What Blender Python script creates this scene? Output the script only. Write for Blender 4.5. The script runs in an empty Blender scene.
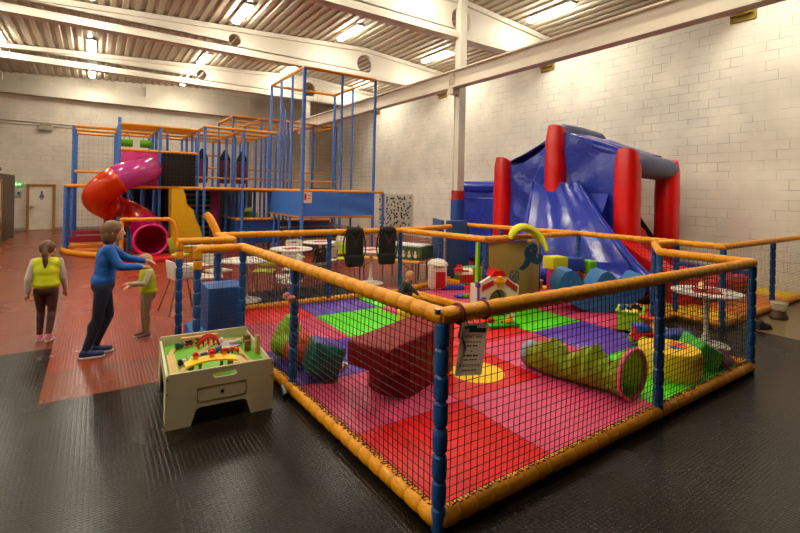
import bpy, bmesh, math, random
from mathutils import Vector, Matrix, noise
R = math.radians
V = Vector
PI = math.pi
random.seed(11)
S = bpy.context.scene
C = S.collection

# ---------------------------------------------------------------- materials
def lin(h):
    h = h.lstrip('#')
    out = []
    for i in (0, 2, 4):
        c = int(h[i:i+2], 16) / 255
        out.append(c / 12.92 if c <= 0.04045 else ((c + 0.055) / 1.055) ** 2.4)
    return (*out, 1)

MATS = {}
SAT = 1.1
def mat(name, col, rough=.5, metal=0., coat=0., spec=.5, vary=0.1, vscale=6., bump=0., bscale=60., emit=0., wrinkle=0.):
    if name in MATS:
        return MATS[name]
    m = bpy.data.materials.new(name)
    m.use_nodes = True
    nt = m.node_tree
    b = nt.nodes['Principled BSDF']
    c = lin(col)
    lu = .3 * c[0] + .59 * c[1] + .11 * c[2]
    c = tuple(min(1, max(.002, lu + (x - lu) * SAT)) for x in c[:3]) + (1,)
    b.inputs['Roughness'].default_value = rough
    b.inputs['Metallic'].default_value = metal
    b.inputs['Specular IOR Level'].default_value = spec
    if coat:
        b.inputs['Coat Weight'].default_value = coat
        b.inputs['Coat Roughness'].default_value = .12
    tc = nt.nodes.new('ShaderNodeTexCoord')
    if vary:
        n = nt.nodes.new('ShaderNodeTexNoise')
        n.inputs['Scale'].default_value = vscale
        n.inputs['Detail'].default_value = 4
        nt.links.new(tc.outputs['Object'], n.inputs['Vector'])
        mp = nt.nodes.new('ShaderNodeMix'); mp.data_type = 'RGBA'
        mp.inputs[6].default_value = tuple(x * (1 - vary) for x in c[:3]) + (1,)
        mp.inputs[7].default_value = tuple(min(1, x * (1 + vary)) for x in c[:3]) + (1,)
        nt.links.new(n.outputs[0], mp.inputs[0])
        nt.links.new(mp.outputs[2], b.inputs['Base Color'])
    else:
        b.inputs['Base Color'].default_value = c
    if bump or wrinkle:
        n2 = nt.nodes.new('ShaderNodeTexNoise')
        n2.inputs['Scale'].default_value = bscale
        n2.inputs['Detail'].default_value = 3
        if wrinkle:
            n2.inputs['Distortion'].default_value = 1.2
        nt.links.new(tc.outputs['Object'], n2.inputs['Vector'])
        bp = nt.nodes.new('ShaderNodeBump')
        bp.inputs['Strength'].default_value = bump or wrinkle
        bp.inputs['Distance'].default_value = .02 if bump else .05
        nt.links.new(n2.outputs[0], bp.inputs['Height'])
        nt.links.new(bp.outputs[0], b.inputs['Normal'])
    if emit:
        b.inputs['Emission Color'].default_value = c
        b.inputs['Emission Strength'].default_value = emit
    MATS[name] = m
    return m

ORANGE = mat('orange vinyl', 'e29912', .42, spec=.35, vary=.12, vscale=3, wrinkle=.15, bscale=25)
BLUE = mat('blue vinyl', '265089', .45, spec=.35, vary=.12, vscale=4, wrinkle=.15, bscale=25)
NET = mat('black netting', '141210', .8, vary=0)
BLUEF = mat('frame blue foam', '4670bc', .5, vary=.12, vscale=2)
ORANF = mat('frame orange foam', 'dd9028', .5, vary=.12, vscale=2)
WHITE = mat('white plastic', 'e8e4da', .4, vary=.04)
CHROME = mat('metal tube', '9a9a98', .3, 1., vary=.05)
BLACK = mat('black plastic', '171615', .5, vary=.1)
BLACKF = mat('black fabric', '14120f', .85, vary=.25, vscale=30, bump=.2)
RED = mat('red plastic', 'd01f1c', .35, vary=.05)
YELLOW = mat('yellow plastic', 'f2c414', .38, vary=.06)
LIME = mat('lime plastic', 'a6c92a', .4, vary=.06)
GREEN = mat('green plastic', '4fa52c', .4, vary=.06)
BLUEP = mat('blue plastic', '2d4fb0', .4, vary=.06)
PURPLE = mat('purple plastic', '5b3d96', .4, vary=.06)
PINK = mat('magenta plastic', 'c2246f', .3, vary=.06, coat=.3)
WOOD = mat('pale wood', 'cfa468', .55, vary=.2, vscale=12)
BROWN = mat('brown wood', '7b5a32', .5, vary=.2, vscale=10)
SKIN = mat('skin', 'd9a183', .5, vary=.05)

# ---------------------------------------------------------------- mesh builder
class MB:
    def __init__(s):
        s.bm = bmesh.new(); s.m = 0
    def _fin(s, fs):
        for f in fs:
            f.material_index = s.m
    def box(s, c, d, rz=0., ry=0., rx=0., bev=0., seg=2, mtx=None):
        M = Matrix.Translation(c) @ Matrix.Rotation(rz, 4, 'Z') @ Matrix.Rotation(ry, 4, 'Y') @ Matrix.Rotation(rx, 4, 'X')
        if mtx is not None: M = mtx @ M
        r = bmesh.ops.create_cube(s.bm, size=1, matrix=M @ Matrix.Diagonal((*d, 1)))
        vs = r['verts']
        fs = set(f for v in vs for f in v.link_faces)
        s._fin(fs)
        if bev:
            es = list(set(e for v in vs for e in v.link_edges))
            q = bmesh.ops.bevel(s.bm, geom=es, offset=bev, segments=seg, affect='EDGES', profile=.5)
            s._fin(q['faces'])
        return s
    def rings(s, rings, cap=True, closed=False):
        """rings: list of lists of points"""
        bmv = [[s.bm.verts.new(p) for p in r] for r in rings]
        fs = []
        n = len(bmv[0]); k = len(bmv)
        for i in range(k if closed else k - 1):
            a, b = bmv[i], bmv[(i + 1) % k]
            for j in range(n):
                fs.append(s.bm.faces.new((a[j], a[(j + 1) % n], b[(j + 1) % n], b[j])))
        if cap and not closed:
            fs.append(s.bm.faces.new(bmv[0][::-1])); fs.append(s.bm.faces.new(bmv[-1]))
        s._fin(fs)
        return s
    def tube(s, pts, r, n=8, cap=True, closed=False, flat=1.):
        pts = [V(p) for p in pts]
        k = len(pts)
        rs = r if isinstance(r, (list, tuple)) else [r] * k
        rings = []; up = None
        for i, p in enumerate(pts):
            if closed: t = pts[(i + 1) % k] - pts[i - 1]
            else: t = pts[min(i + 1, k - 1)] - pts[max(i - 1, 0)]
            t.normalize()
            if up is None:
                up = V((0, 0, 1)) if abs(t.z) < .9 else V((1, 0, 0))
            x = t.cross(up)
            if x.length < 1e-5: x = t.orthogonal()
            x.normalize(); y = x.cross(t); up = y
            rings.append([p + (x * math.cos(a) + y * math.sin(a) * flat) * rs[i] for a in [2 * PI * j / n for j in range(n)]])
        return s.rings(rings, cap, closed)
    def cyl(s, a, b, r, r2=None, n=12):
        return s.tube([a, b], [r, r if r2 is None else r2], n)
    def pad(s, a, b, r, seg=.15, n=12, dip=.8):
        """foam sleeve tied at intervals"""
        a, b = V(a), V(b); L = (b - a).length
        k = max(1, round(L / seg)); pts = []; rs = []
        for i in range(k):
            for f, q in ((0, dip), (.04, dip + .05), (.1, .965), (.3, 1.0), (.5, 1.015), (.7, 1.), (.9, .965), (.96, dip + .05)):
                pts.append(a.lerp(b, (i + f) / k)); rs.append(r * q * (1 + random.uniform(-.015, .015)))
        pts.append(b); rs.append(r * dip)
        return s.tube(pts, rs, n)
    def lathe(s, prof, c=(0, 0, 0), n=24, sx=1., sy=1.):
        c = V(c)
        return s.rings([[c + V((max(r, 1e-4) * math.cos(a) * sx, max(r, 1e-4) * math.sin(a) * sy, z)) for a in [2 * PI * j / n for j in range(n)]] for r, z in prof])
    def ell(s, c, rad, rz=0., ry=0., rx=0., n=16, mtx=None):
        M = Matrix.Translation(c) @ Matrix.Rotation(rz, 4, 'Z') @ Matrix.Rotation(ry, 4, 'Y') @ Matrix.Rotation(rx, 4, 'X') @ Matrix.Diagonal((*rad, 1))
        if mtx is not None: M = mtx @ M
        q = bmesh.ops.create_uvsphere(s.bm, u_segments=n, v_segments=max(6, n * 2 // 3), radius=1, matrix=M)
        s._fin(set(f for v in q['verts'] for f in v.link_faces))
        return s
    def cap2(s, a, b, ra, rb=None, n=12):
        rb = ra if rb is None else rb
        s.cyl(a, b, ra, rb, n); s.ell(a, (ra,) * 3, n=n); s.ell(b, (rb,) * 3, n=n)
        return s
    def prism(s, poly, d, M=None):
        """poly in local xy, extruded +-d/2 along local z"""
        M = M or Matrix()
        a = [s.bm.verts.new(M @ V((x, y, -d / 2))) for x, y in poly]
        b = [s.bm.verts.new(M @ V((x, y, d / 2))) for x, y in poly]
        n = len(a); fs = [s.bm.faces.new(a[::-1]), s.bm.faces.new(b)]
        for i in range(n):
            fs.append(s.bm.faces.new((a[i], a[(i + 1) % n], b[(i + 1) % n], b[i])))
        s._fin(fs)
        return s
    def grid(s, f, nu, nv, thick=0., nrm=None):
        vs = [[s.bm.verts.new(f(i / nu, j / nv)) for j in range(nv + 1)] for i in range(nu + 1)]
        fs = [s.bm.faces.new((vs[i][j], vs[i + 1][j], vs[i + 1][j + 1], vs[i][j + 1])) for i in range(nu) for j in range(nv)]
        s._fin(fs)
        if thick:
            bmesh.ops.recalc_face_normals(s.bm, faces=fs)
            q = bmesh.ops.solidify(s.bm, geom=fs, thickness=thick)
            s._fin([g for g in q['geom'] if isinstance(g, bmesh.types.BMFace)])
        return s
    def build(s, name, mats, parent=None, ang=38, recalc=True):
        if not isinstance(mats, (list, tuple)): mats = [mats]
        if parent is not None:
            r = parent
            while r.parent: r = r.parent
            bmesh.ops.translate(s.bm, verts=s.bm.verts, vec=-r.location)
        if recalc: bmesh.ops.recalc_face_normals(s.bm, faces=s.bm.faces)
        me = bpy.data.meshes.new(name)
        s.bm.to_mesh(me); s.bm.free()
        for m in mats: me.materials.append(m)
        me.polygons.foreach_set('use_smooth', [True] * len(me.polygons))
        me.set_sharp_from_angle(angle=R(ang))
        o = bpy.data.objects.new(name, me); C.objects.link(o)
        if parent is not None: o.parent = parent
        return o
    def blob(s, name, mats, parent=None, vox=.01, it=4):
        """weld everything into one continuous skin"""
        r = None
        if parent is not None:
            r = parent
            while r.parent: r = r.parent
            bmesh.ops.translate(s.bm, verts=s.bm.verts, vec=-r.location)
        bmesh.ops.recalc_face_normals(s.bm, faces=s.bm.faces)
        me = bpy.data.meshes.new(name); s.bm.to_mesh(me); s.bm.free()
        o = bpy.data.objects.new(name, me); C.objects.link(o)
        md = o.modifiers.new('r', 'REMESH'); md.mode = 'VOXEL'; md.voxel_size = vox; md.use_smooth_shade = True
        sm = o.modifiers.new('s', 'SMOOTH'); sm.iterations = it; sm.factor = .5
        dg = bpy.context.evaluated_depsgraph_get()
        me2 = bpy.data.meshes.new_from_object(o.evaluated_get(dg))
        o.modifiers.clear(); o.data = me2; bpy.data.meshes.remove(me); me2.name = name
        me2.materials.clear()
        for m in (mats if isinstance(mats, (list, tuple)) else [mats]): me2.materials.append(m)
        me2.polygons.foreach_set('use_smooth', [True] * len(me2.polygons))
        if parent is not None: o.parent = parent
        return o

def plate(name, outer, holes, thick, M, m, parent=None, bevel=0.):
    """flat board cut to an outline with holes; outline in local xy"""
    cu = bpy.data.curves.new(name, 'CURVE'); cu.dimensions = '2D'; cu.fill_mode = 'BOTH'
    cu.extrude = thick / 2 - bevel; cu.bevel_depth = bevel; cu.bevel_resolution = 1
    for poly in [outer] + holes:
        sp = cu.splines.new('POLY'); sp.points.add(len(poly) - 1); sp.use_cyclic_u = True
        for i, (x, y) in enumerate(poly): sp.points[i].co = (x, y, 0, 1)
    o = bpy.data.objects.new(name, cu); C.objects.link(o)
    dg = bpy.context.evaluated_depsgraph_get()
    me = bpy.data.meshes.new_from_object(o.evaluated_get(dg))
    bpy.data.objects.remove(o); bpy.data.curves.remove(cu)
    me.transform(M)
    if parent is not None:
        r = parent
        while r.parent: r = r.parent
        me.transform(Matrix.Translation(-r.location))
    me.name = name; me.materials.clear(); me.materials.append(m)
    o = bpy.data.objects.new(name, me); C.objects.link(o)
    if parent is not None: o.parent = parent
    return o

def textm(name, body, size, M, m, parent=None, ext=.001, align='CENTER'):
    cu = bpy.data.curves.new(name, 'FONT'); cu.body = body; cu.size = size; cu.extrude = ext; cu.align_x = align; cu.align_y = 'CENTER'
    cu.resolution_u = 2
    o = bpy.data.objects.new(name, cu); C.objects.link(o)
    dg = bpy.context.evaluated_depsgraph_get()
    me = bpy.data.meshes.new_from_object(o.evaluated_get(dg))
    bpy.data.objects.remove(o); bpy.data.curves.remove(cu)
    me.transform(M)
    if parent is not None:
        r = parent
        while r.parent: r = r.parent
        me.transform(Matrix.Translation(-r.location))
    me.materials.clear(); me.materials.append(m)
    o = bpy.data.objects.new(name, me); C.objects.link(o)
    if parent is not None: o.parent = parent
    return o

def rrect(w, h, r, n=4, cx=0., cy=0.):
    p = []
    for sx, sy, a0 in ((1, 1, 0), (-1, 1, 90), (-1, -1, 180), (1, -1, 270)):
        for i in range(n + 1):
            a = R(a0 + 90 * i / n)
            p.append((cx + sx * (w / 2 - r) + r * math.cos(a), cy + sy * (h / 2 - r) + r * math.sin(a)))
    return p
def circ(r, n=24, cx=0., cy=0.):
    return [(cx + r * math.cos(2 * PI * i / n), cy + r * math.sin(2 * PI * i / n)) for i in range(n)]

# ---------------------------------------------------------------- naming
def tag(o, label, cat, group=None, kind=None):
    o['label'] = label; o['category'] = cat
    if group: o['group'] = group
    if kind: o['kind'] = kind
    return o
def thing(name, label, cat, loc=(0, 0, 0), group=None):
    o = bpy.data.objects.new(name, None); C.objects.link(o); o.location = loc; o.empty_display_size = .1
    return tag(o, label, cat, group)
def struct(o):
    o['kind'] = 'structure'; return o
def dup(root, loc, rz=0., label=None, group=None):
    r = root.copy(); C.objects.link(r); r.location = loc; r.rotation_euler = (0, 0, rz)
    if label: r['label'] = label
    if group: r['group'] = group
    for ch in list(root.children):
        c = ch.copy(); C.objects.link(c); c.parent = r
        for g in list(ch.children):
            d = g.copy(); C.objects.link(d); d.parent = c
    return r

def net(name, parent, A, U, W, sp=.055, th=.0035, sag=.012, belly=.02, m=None, seed=0):
    """knotted square netting: corner A, edge vectors U (along) and W (up)"""
    A, U, W = V(A), V(U), V(W)
    nu = max(2, round(U.length / sp)); nv = max(2, round(W.length / sp))
    N = U.cross(W).normalized(); u0 = U.normalized(); w0 = W.normalized()
    def P(i, j):
        a, b = i / nu, j / nv
        e = math.sin(PI * b); ex = math.sin(PI * a)
        q = V((a * 5 * U.length + seed, b * 4, seed * 3.1))
        d = noise.noise(q); d2 = noise.noise(q + V((17, 3, 5)))
        p = A + U * a + W * b
        p = p + w0 * (-sag * e * ex + d * sag * .7 * e) + u0 * d2 * sag * .8 * e * min(1, ex * 5) + N * belly * e * (ex ** .5) * (.7 + .6 * d)
        return p
    G = [[P(i, j) for j in range(nv + 1)] for i in range(nu + 1)]
    vs = []; fs = []
    h = th / 2
    def strand(pts, ax1, ax2):
        b0 = len(vs)
        for p in pts:
            vs.append(p + ax1 * h); vs.append(p - ax1 * h * .5 + ax2 * h * .87); vs.append(p - ax1 * h * .5 - ax2 * h * .87)
        for k in range(len(pts) - 1):
            x = b0 + 3 * k
            for t in range(3):
                fs.append((x + t, x + (t + 1) % 3, x + 3 + (t + 1) % 3, x + 3 + t))
    for i in range(nu + 1): strand(G[i], N, u0)
    for j in range(nv + 1): strand([G[i][j] for i in range(nu + 1)], N, w0)
    me = bpy.data.meshes.new(name)
    r = parent
    while r.parent: r = r.parent
    L = r.location
    me.from_pydata([tuple(v - L) for v in vs], [], fs)
    me.materials.append(m or NET)
    o = bpy.data.objects.new(name, me); C.objects.link(o); o.parent = parent
    return o

def lacing(name, parent, a, b, r, pitch=.055, th=.0035, low=False):
    a, b = V(a), V(b); L = (b - a).length; t = (b - a).normalized()
    x = t.cross(V((0, 0, 1))).normalized(); y = x.cross(t)
    n = int(L / pitch); pts = []
    sg = -1 if x.dot(V((4, 4.5, 0)) - (a + b) / 2) < 0 else 1
    for i in range(n * 2 + 1):
        for an in (((15, 60, 100) if i % 2 else (100, 60, 15)) if not low else ((-50, -75, -100) if i % 2 else (-100, -75, -50))):
            an = R(an + random.uniform(-8, 8))
            pts.append(a + t * (L * (i + .5 * random.random()) / (n * 2)) + (x * sg * math.cos(an) + y * (1 if y.z > 0 else -1) * math.sin(an)) * (r * 1.03))
    mb = MB(); mb.tube(pts, th, n=4)
    return mb.build(name, NET, parent)
EXPOSURE = 0.14
# ---------------------------------------------------------------- the hall
XL, XR, YB, YF = -9.0, 12.6, -5.5, 26.1
RX, RZ = 8.5, 7.62
def roofz(x):
    return RZ - (RX - x) * .058 if x < RX else RZ - (x - RX) * .075

def brickmat(name, axis, col1, col2, mort, bw=.46, bh=.226):
    m = bpy.data.materials.new(name); m.use_nodes = True; nt = m.node_tree; b = nt.nodes['Principled BSDF']
    g = nt.nodes.new('ShaderNodeNewGeometry'); sx = nt.nodes.new('ShaderNodeSeparateXYZ'); cb = nt.nodes.new('ShaderNodeCombineXYZ')
    nt.links.new(g.outputs['Position'], sx.inputs[0])
    nt.links.new(sx.outputs[axis], cb.inputs[0]); nt.links.new(sx.outputs['Z'], cb.inputs[1])
    br = nt.nodes.new('ShaderNodeTexBrick')
    br.inputs['Scale'].default_value = 1; br.inputs['Brick Width'].default_value = bw; br.inputs['Row Height'].default_value = bh
    br.inputs['Mortar Size'].default_value = .007; br.inputs['Mortar Smooth'].default_value = .35; br.inputs['Bias'].default_value = -.1
    br.inputs['Color1'].default_value = lin(col1); br.inputs['Color2'].default_value = lin(col2); br.inputs['Mortar'].default_value = lin(mort)
    nz = nt.nodes.new('ShaderNodeTexNoise'); nz.inputs['Scale'].default_value = 1.3; nz.inputs['Detail'].default_value = 5
    nt.links.new(g.outputs['Position'], nz.inputs['Vector'])
    # wobble of the joints
    va = nt.nodes.new('ShaderNodeVectorMath'); va.operation = 'SCALE'; va.inputs['Scale'].default_value = .014
    nw = nt.nodes.new('ShaderNodeTexNoise'); nw.inputs['Scale'].default_value = 5
    nt.links.new(g.outputs['Position'], nw.inputs['Vector']); nt.links.new(nw.outputs['Color'], va.inputs[0])
    ad = nt.nodes.new('ShaderNodeVectorMath'); ad.operation = 'ADD'
    nt.links.new(cb.outputs[0], ad.inputs[0]); nt.links.new(va.outputs[0], ad.inputs[1]); nt.links.new(ad.outputs[0], br.inputs['Vector'])
    # joints are partly filled with paint
    nj = nt.nodes.new('ShaderNodeTexNoise'); nj.inputs['Scale'].default_value = 2.2
    nt.links.new(g.outputs['Position'], nj.inputs['Vector'])
    rj = nt.nodes.new('ShaderNodeMapRange'); rj.inputs[1].default_value = .4; rj.inputs[2].default_value = .66; rj.inputs[3].default_value = .12; rj.inputs[4].default_value = .75
    nt.links.new(nj.outputs[0], rj.inputs[0])
    mu = nt.nodes.new('ShaderNodeMath'); mu.operation = 'MULTIPLY'
    nt.links.new(br.outputs['Fac'], mu.inputs[0]); nt.links.new(rj.outputs[0], mu.inputs[1])
    mx0 = nt.nodes.new('ShaderNodeMix'); mx0.data_type = 'RGBA'
    mx0.inputs[6].default_value = lin(col1); mx0.inputs[7].default_value = lin(mort)
    nt.links.new(mu.outputs[0], mx0.inputs[0])
    mx = nt.nodes.new('ShaderNodeMix'); mx.data_type = 'RGBA'; mx.blend_type = 'MULTIPLY'; mx.inputs[0].default_value = 1
    rp = nt.nodes.new('ShaderNodeMapRange'); rp.inputs[1].default_value = .3; rp.inputs[2].default_value = .7; rp.inputs[3].default_value = .86; rp.inputs[4].default_value = 1.05
    nt.links.new(nz.outputs[0], rp.inputs[0]); nt.links.new(mx0.outputs[2], mx.inputs[6]); nt.links.new(rp.outputs[0], mx.inputs[7])
    nt.links.new(mx.outputs[2], b.inputs['Base Color'])
    nf = nt.nodes.new('ShaderNodeTexNoise'); nf.inputs['Scale'].default_value = 45; nf.inputs['Detail'].default_value = 4
    nt.links.new(g.outputs['Position'], nf.inputs['Vector'])
    mh = nt.nodes.new('ShaderNodeMath'); mh.operation = 'MULTIPLY_ADD'; mh.inputs[1].default_value = -1.5
    nt.links.new(br.outputs['Fac'], mh.inputs[0]); nt.links.new(nf.outputs[0], mh.inputs[2])
    bp = nt.nodes.new('ShaderNodeBump'); bp.inputs['Strength'].default_value = .35; bp.inputs['Distance'].default_value = .012
    nt.links.new(mh.outputs[0], bp.inputs['Height']); nt.links.new(bp.outputs[0], b.inputs['Normal'])
    b.inputs['Roughness'].default_value = .85
    b.inputs['Specular IOR Level'].default_value = .2
    return m
BRY = brickmat('painted block wall along depth', 'Y', 'e6e0d0', 'ded6c4', '85786a')
BRX = brickmat('painted block wall along width', 'X', 'd8cebc', 'cfc4ae', '96897a')
PAINT = mat('off white paint', 'cfc7b8', .6, vary=.03, vscale=2)
PAINTC = mat('crane beam paint', 'c9bdac', .6, vary=.05, vscale=2)
DECK = mat('ceiling sheet paint', 'b3a792', .5, vary=.04, vscale=2)
OLIVE = mat('olive packing wood', '8b7433', .8, vary=.2, vscale=8)

def floormat():
    m = bpy.data.materials.new('rubber plate floor'); m.use_nodes = True; nt = m.node_tree; b = nt.nodes['Principled BSDF']
    g = nt.nodes.new('ShaderNodeNewGeometry'); sx = nt.nodes.new('ShaderNodeSeparateXYZ'); nt.links.new(g.outputs['Position'], sx.inputs[0])
    def cmp(sock, op, val):
        n = nt.nodes.new('ShaderNodeMath'); n.operation = op; nt.links.new(sock, n.inputs[0]); n.inputs[1].default_value = val; return n.outputs[0]
    def mul(a, c):
        n = nt.nodes.new('ShaderNodeMath'); n.operation = 'MULTIPLY'; nt.links.new(a, n.inputs[0]); nt.links.new(c, n.inputs[1]); return n.outputs[0]
    def mx(a, c):
        n = nt.nodes.new('ShaderNodeMath'); n.operation = 'MAXIMUM'; nt.links.new(a, n.inputs[0]); nt.links.new(c, n.inputs[1]); return n.outputs[0]
    X, Y = sx.outputs['X'], sx.outputs['Y']
    far = cmp(Y, 'GREATER_THAN', 7.0)
    near = mul(cmp(Y, 'GREATER_THAN', 5.25), cmp(X, 'GREATER_THAN', -.4))
    near = mul(near, cmp(X, 'LESS_THAN', 1.72))
    red = mul(mx(far, near), cmp(X, 'LESS_THAN', 12.6))
    cafe = mul(mul(cmp(X, 'GREATER_THAN', 2.0), cmp(X, 'LESS_THAN', 4.4)), mul(cmp(Y, 'GREATER_THAN', 7.3), cmp(Y, 'LESS_THAN', 9.0)))
    inv = nt.nodes.new('ShaderNodeMath'); inv.operation = 'SUBTRACT'; inv.inputs[0].default_value = 1; nt.links.new(cafe, inv.inputs[1])
    red = mul(red, inv.outputs[0])
    # two batches of red
    bright = mul(cmp(X, 'GREATER_THAN', -.4), cmp(Y, 'GREATER_THAN', 6.1))
    mr = nt.nodes.new('ShaderNodeMix'); mr.data_type = 'RGBA'; mr.inputs[6].default_value = lin('773c28'); mr.inputs[7].default_value = lin('8c371e'); nt.links.new(bright, mr.inputs[0])
    nz = nt.nodes.new('ShaderNodeTexNoise'); nz.inputs['Scale'].default_value = .7; nz.inputs['Detail'].default_value = 6; nt.links.new(g.outputs['Position'], nz.inputs['Vector'])
    md = nt.nodes.new('ShaderNodeMix'); md.data_type = 'RGBA'; md.inputs[6].default_value = lin('120e08'); md.inputs[7].default_value = lin('1f1910'); nt.links.new(nz.outputs[0], md.inputs[0])
    conc = mul(cmp(X, 'GREATER_THAN', 8.5), cmp(Y, 'LESS_THAN', 3.2))
    mc = nt.nodes.new('ShaderNodeMix'); mc.data_type = 'RGBA'; mc.inputs[7].default_value = lin('7a6647'); nt.links.new(conc, mc.inputs[0]); nt.links.new(md.outputs[2], mc.inputs[6])
    mf = nt.nodes.new('ShaderNodeMix'); mf.data_type = 'RGBA'; nt.links.new(red, mf.inputs[0]); nt.links.new(mc.outputs[2], mf.inputs[6]); nt.links.new(mr.outputs[2], mf.inputs[7])
    # raised oval studs of the plates
    mp = nt.nodes.new('ShaderNodeMapping'); mp.inputs['Scale'].default_value = (1 / .034, 1 / .026, 1); nt.links.new(g.outputs['Position'], mp.inputs['Vector'])
    vo = nt.nodes.new('ShaderNodeTexVoronoi'); vo.inputs['Scale'].default_value = 1; vo.inputs['Randomness'].default_value = .04; nt.links.new(mp.outputs[0], vo.inputs['Vector'])
    st = nt.nodes.new('ShaderNodeMapRange'); st.inputs[1].default_value = .2; st.inputs[2].default_value = .42; st.inputs[3].default_value = 1; st.inputs[4].default_value = 0; nt.links.new(vo.outputs['Distance'], st.inputs[0])
    # seams between plates
    bt = nt.nodes.new('ShaderNodeTexBrick'); bt.offset = 0; bt.inputs['Scale'].default_value = 1; bt.inputs['Brick Width'].default_value = .5; bt.inputs['Row Height'].default_value = .5; bt.inputs['Mortar Size'].default_value = .003
    nt.links.new(g.outputs['Position'], bt.inputs['Vector'])
    hh = nt.nodes.new('ShaderNodeMath'); hh.operation = 'MULTIPLY_ADD'; hh.inputs[1].default_value = -.8; nt.links.new(bt.outputs['Fac'], hh.inputs[0]); nt.links.new(st.outputs[0], hh.inputs[2])
    bp = nt.nodes.new('ShaderNodeBump'); bp.inputs['Strength'].default_value = .5; bp.inputs['Distance'].default_value = .003; nt.links.new(hh.outputs[0], bp.inputs['Height']); nt.links.new(bp.outputs[0], b.inputs['Normal'])
    rr = nt.nodes.new('ShaderNodeMapRange'); rr.inputs[3].default_value = .15; rr.inputs[4].default_value = .36; nt.links.new(nz.outputs[0], rr.inputs[0])
    nt.links.new(rr.outputs[0], b.inputs['Roughness']); b.inputs['Specular IOR Level'].default_value = .26
    nt.links.new(mf.outputs[2], b.inputs['Base Color'])
    return m

mb = MB(); mb.box(((XL + XR) / 2, (YB + YF) / 2, -.1), (XR - XL + .4, YF - YB + .4, .2)); struct(mb.build('floor', floormat()))
mb = MB(); mb.box((XR + .15, (YB + YF) / 2, 3.9), (.3, YF - YB + .6, 7.9)); struct(mb.build('wall_right', BRY))
mb = MB(); mb.box((XL - .15, (YB + YF) / 2, 3.9), (.3, YF - YB + .6, 7.9)); struct(mb.build('wall_left', BRY))
mb = MB(); mb.box(((XL + XR) / 2, YB - .15, 3.9), (XR - XL, .3, 7.9)); struct(mb.build('wall_near', mat('unseen near wall dark', '4b4036', .7, vary=.2, vscale=2)))  # unseen wall, its dark colour made up to cut the fill light
mb = MB(); mb.box(((XL + XR) / 2, YF + .15, 3.9), (XR - XL, .3, 7.9)); struct(mb.build('wall_far', BRX))
# corrugated ceiling: ribs run along the depth
def deck(mb, x0, x1):
    p = []; x = x0; pitch = .29
    while x < x1 - 1e-6:
        for dx, dz in ((0, 0), (.13, 0), (.16, .055), (.26, .055)):
            if x + dx <= x1: p.append((x + dx, roofz(x + dx) + dz))
        x += pitch
    p.append((x1, roofz(x1)))
    a = [(mb.bm.verts.new((x, YB, z)), mb.bm.verts.new((x, YF, z))) for x, z in p]
    for i in range(len(a) - 1):
        mb.bm.faces.new((a[i][0], a[i][1], a[i + 1][1], a[i + 1][0]))
mb = MB(); deck(mb, XL, RX); deck(mb, RX, XR)
g = mb.bm.faces[:]
for x0, x1 in ((XL, RX), (RX, XR)):
    q = [mb.bm.verts.new((x, y, roofz(x) + .14)) for x, y in ((x0, YB), (x1, YB), (x1, YF), (x0, YF))]
    mb.bm.faces.new(q)
struct(mb.build('ceiling', DECK, ang=20, recalc=False))
# roof beams
BZ = 6.45
def roofbeam(y, holes):
    mb = MB()
    xs = [XL, -4, 0, 4, RX, 10.5, XR]
    for (w, zlo, zhi) in ((.36, lambda x: BZ, lambda x: BZ + .13), (.3, lambda x: roofz(x) - .16, lambda x: roofz(x) - .01)):
        mb.rings([[V((x, y - w / 2, zlo(x))), V((x, y + w / 2, zlo(x))), V((x, y + w / 2, zhi(x))), V((x, y - w / 2, zhi(x)))] for x in xs])
    o = mb.build('ceiling_beam', PAINT, ang=20)
    M = Matrix.Translation((0, y, 0)) @ Matrix.Rotation(R(90), 4, 'X')
    outer = [(x, BZ + .1) for x in (XL, XR)] + [(XR, roofz(XR) - .1), (RX, roofz(RX) - .1), (XL, roofz(XL) - .1)]
    plate('web', outer, [circ(r, 28, x, z) for x, z, r in holes], .16, M, PAINT, o)
    mb = MB()   # chamfer fillets between web and flange
    for sgn in (-1, 1):
        mb.prism([(sgn * .08, BZ + .13), (sgn * .17, BZ + .13), (sgn * .08, BZ + .24)], XR - XL, Matrix.Translation(((XL + XR) / 2, y, 0)) @ Matrix.Rotation(R(90), 4, 'Z') @ Matrix.Rotation(R(90), 4, 'X'))
    mb.build('fillet', PAINT, o)
    mb = MB(); mb.box((XR - .03, y, BZ - .02), (.06, .52, .4), bev=.006); mb.box((XR - .1, y, BZ - .05), (.2, .44, .1), bev=.006); mb.build('bearing_block', OLIVE, o)
    struct(o)
BY = (-1.2, 4.35, 9.9, 15.45, 21.0)
for y in BY:
    roofbeam(y, [(8.62, 7.0, .36), (3.72, 6.93, .2), (-2.7, 6.78, .12)])
mb = MB(); mb.box(((XL + XR) / 2, YF - .12, 6.32), (XR - XL, .24, .5)); mb.box(((XL + XR) / 2, YF - .17, 6.08), (XR - XL, .34, .1)); struct(mb.build('trim_1', PAINT))
mb = MB()
for x in (-3.6, 2.2, 7.3): mb.box((x, YF - .1, 3.9 + 2.7), (.35, .2, 1.0))
struct(mb.build('trim_2', PAINT))
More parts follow.
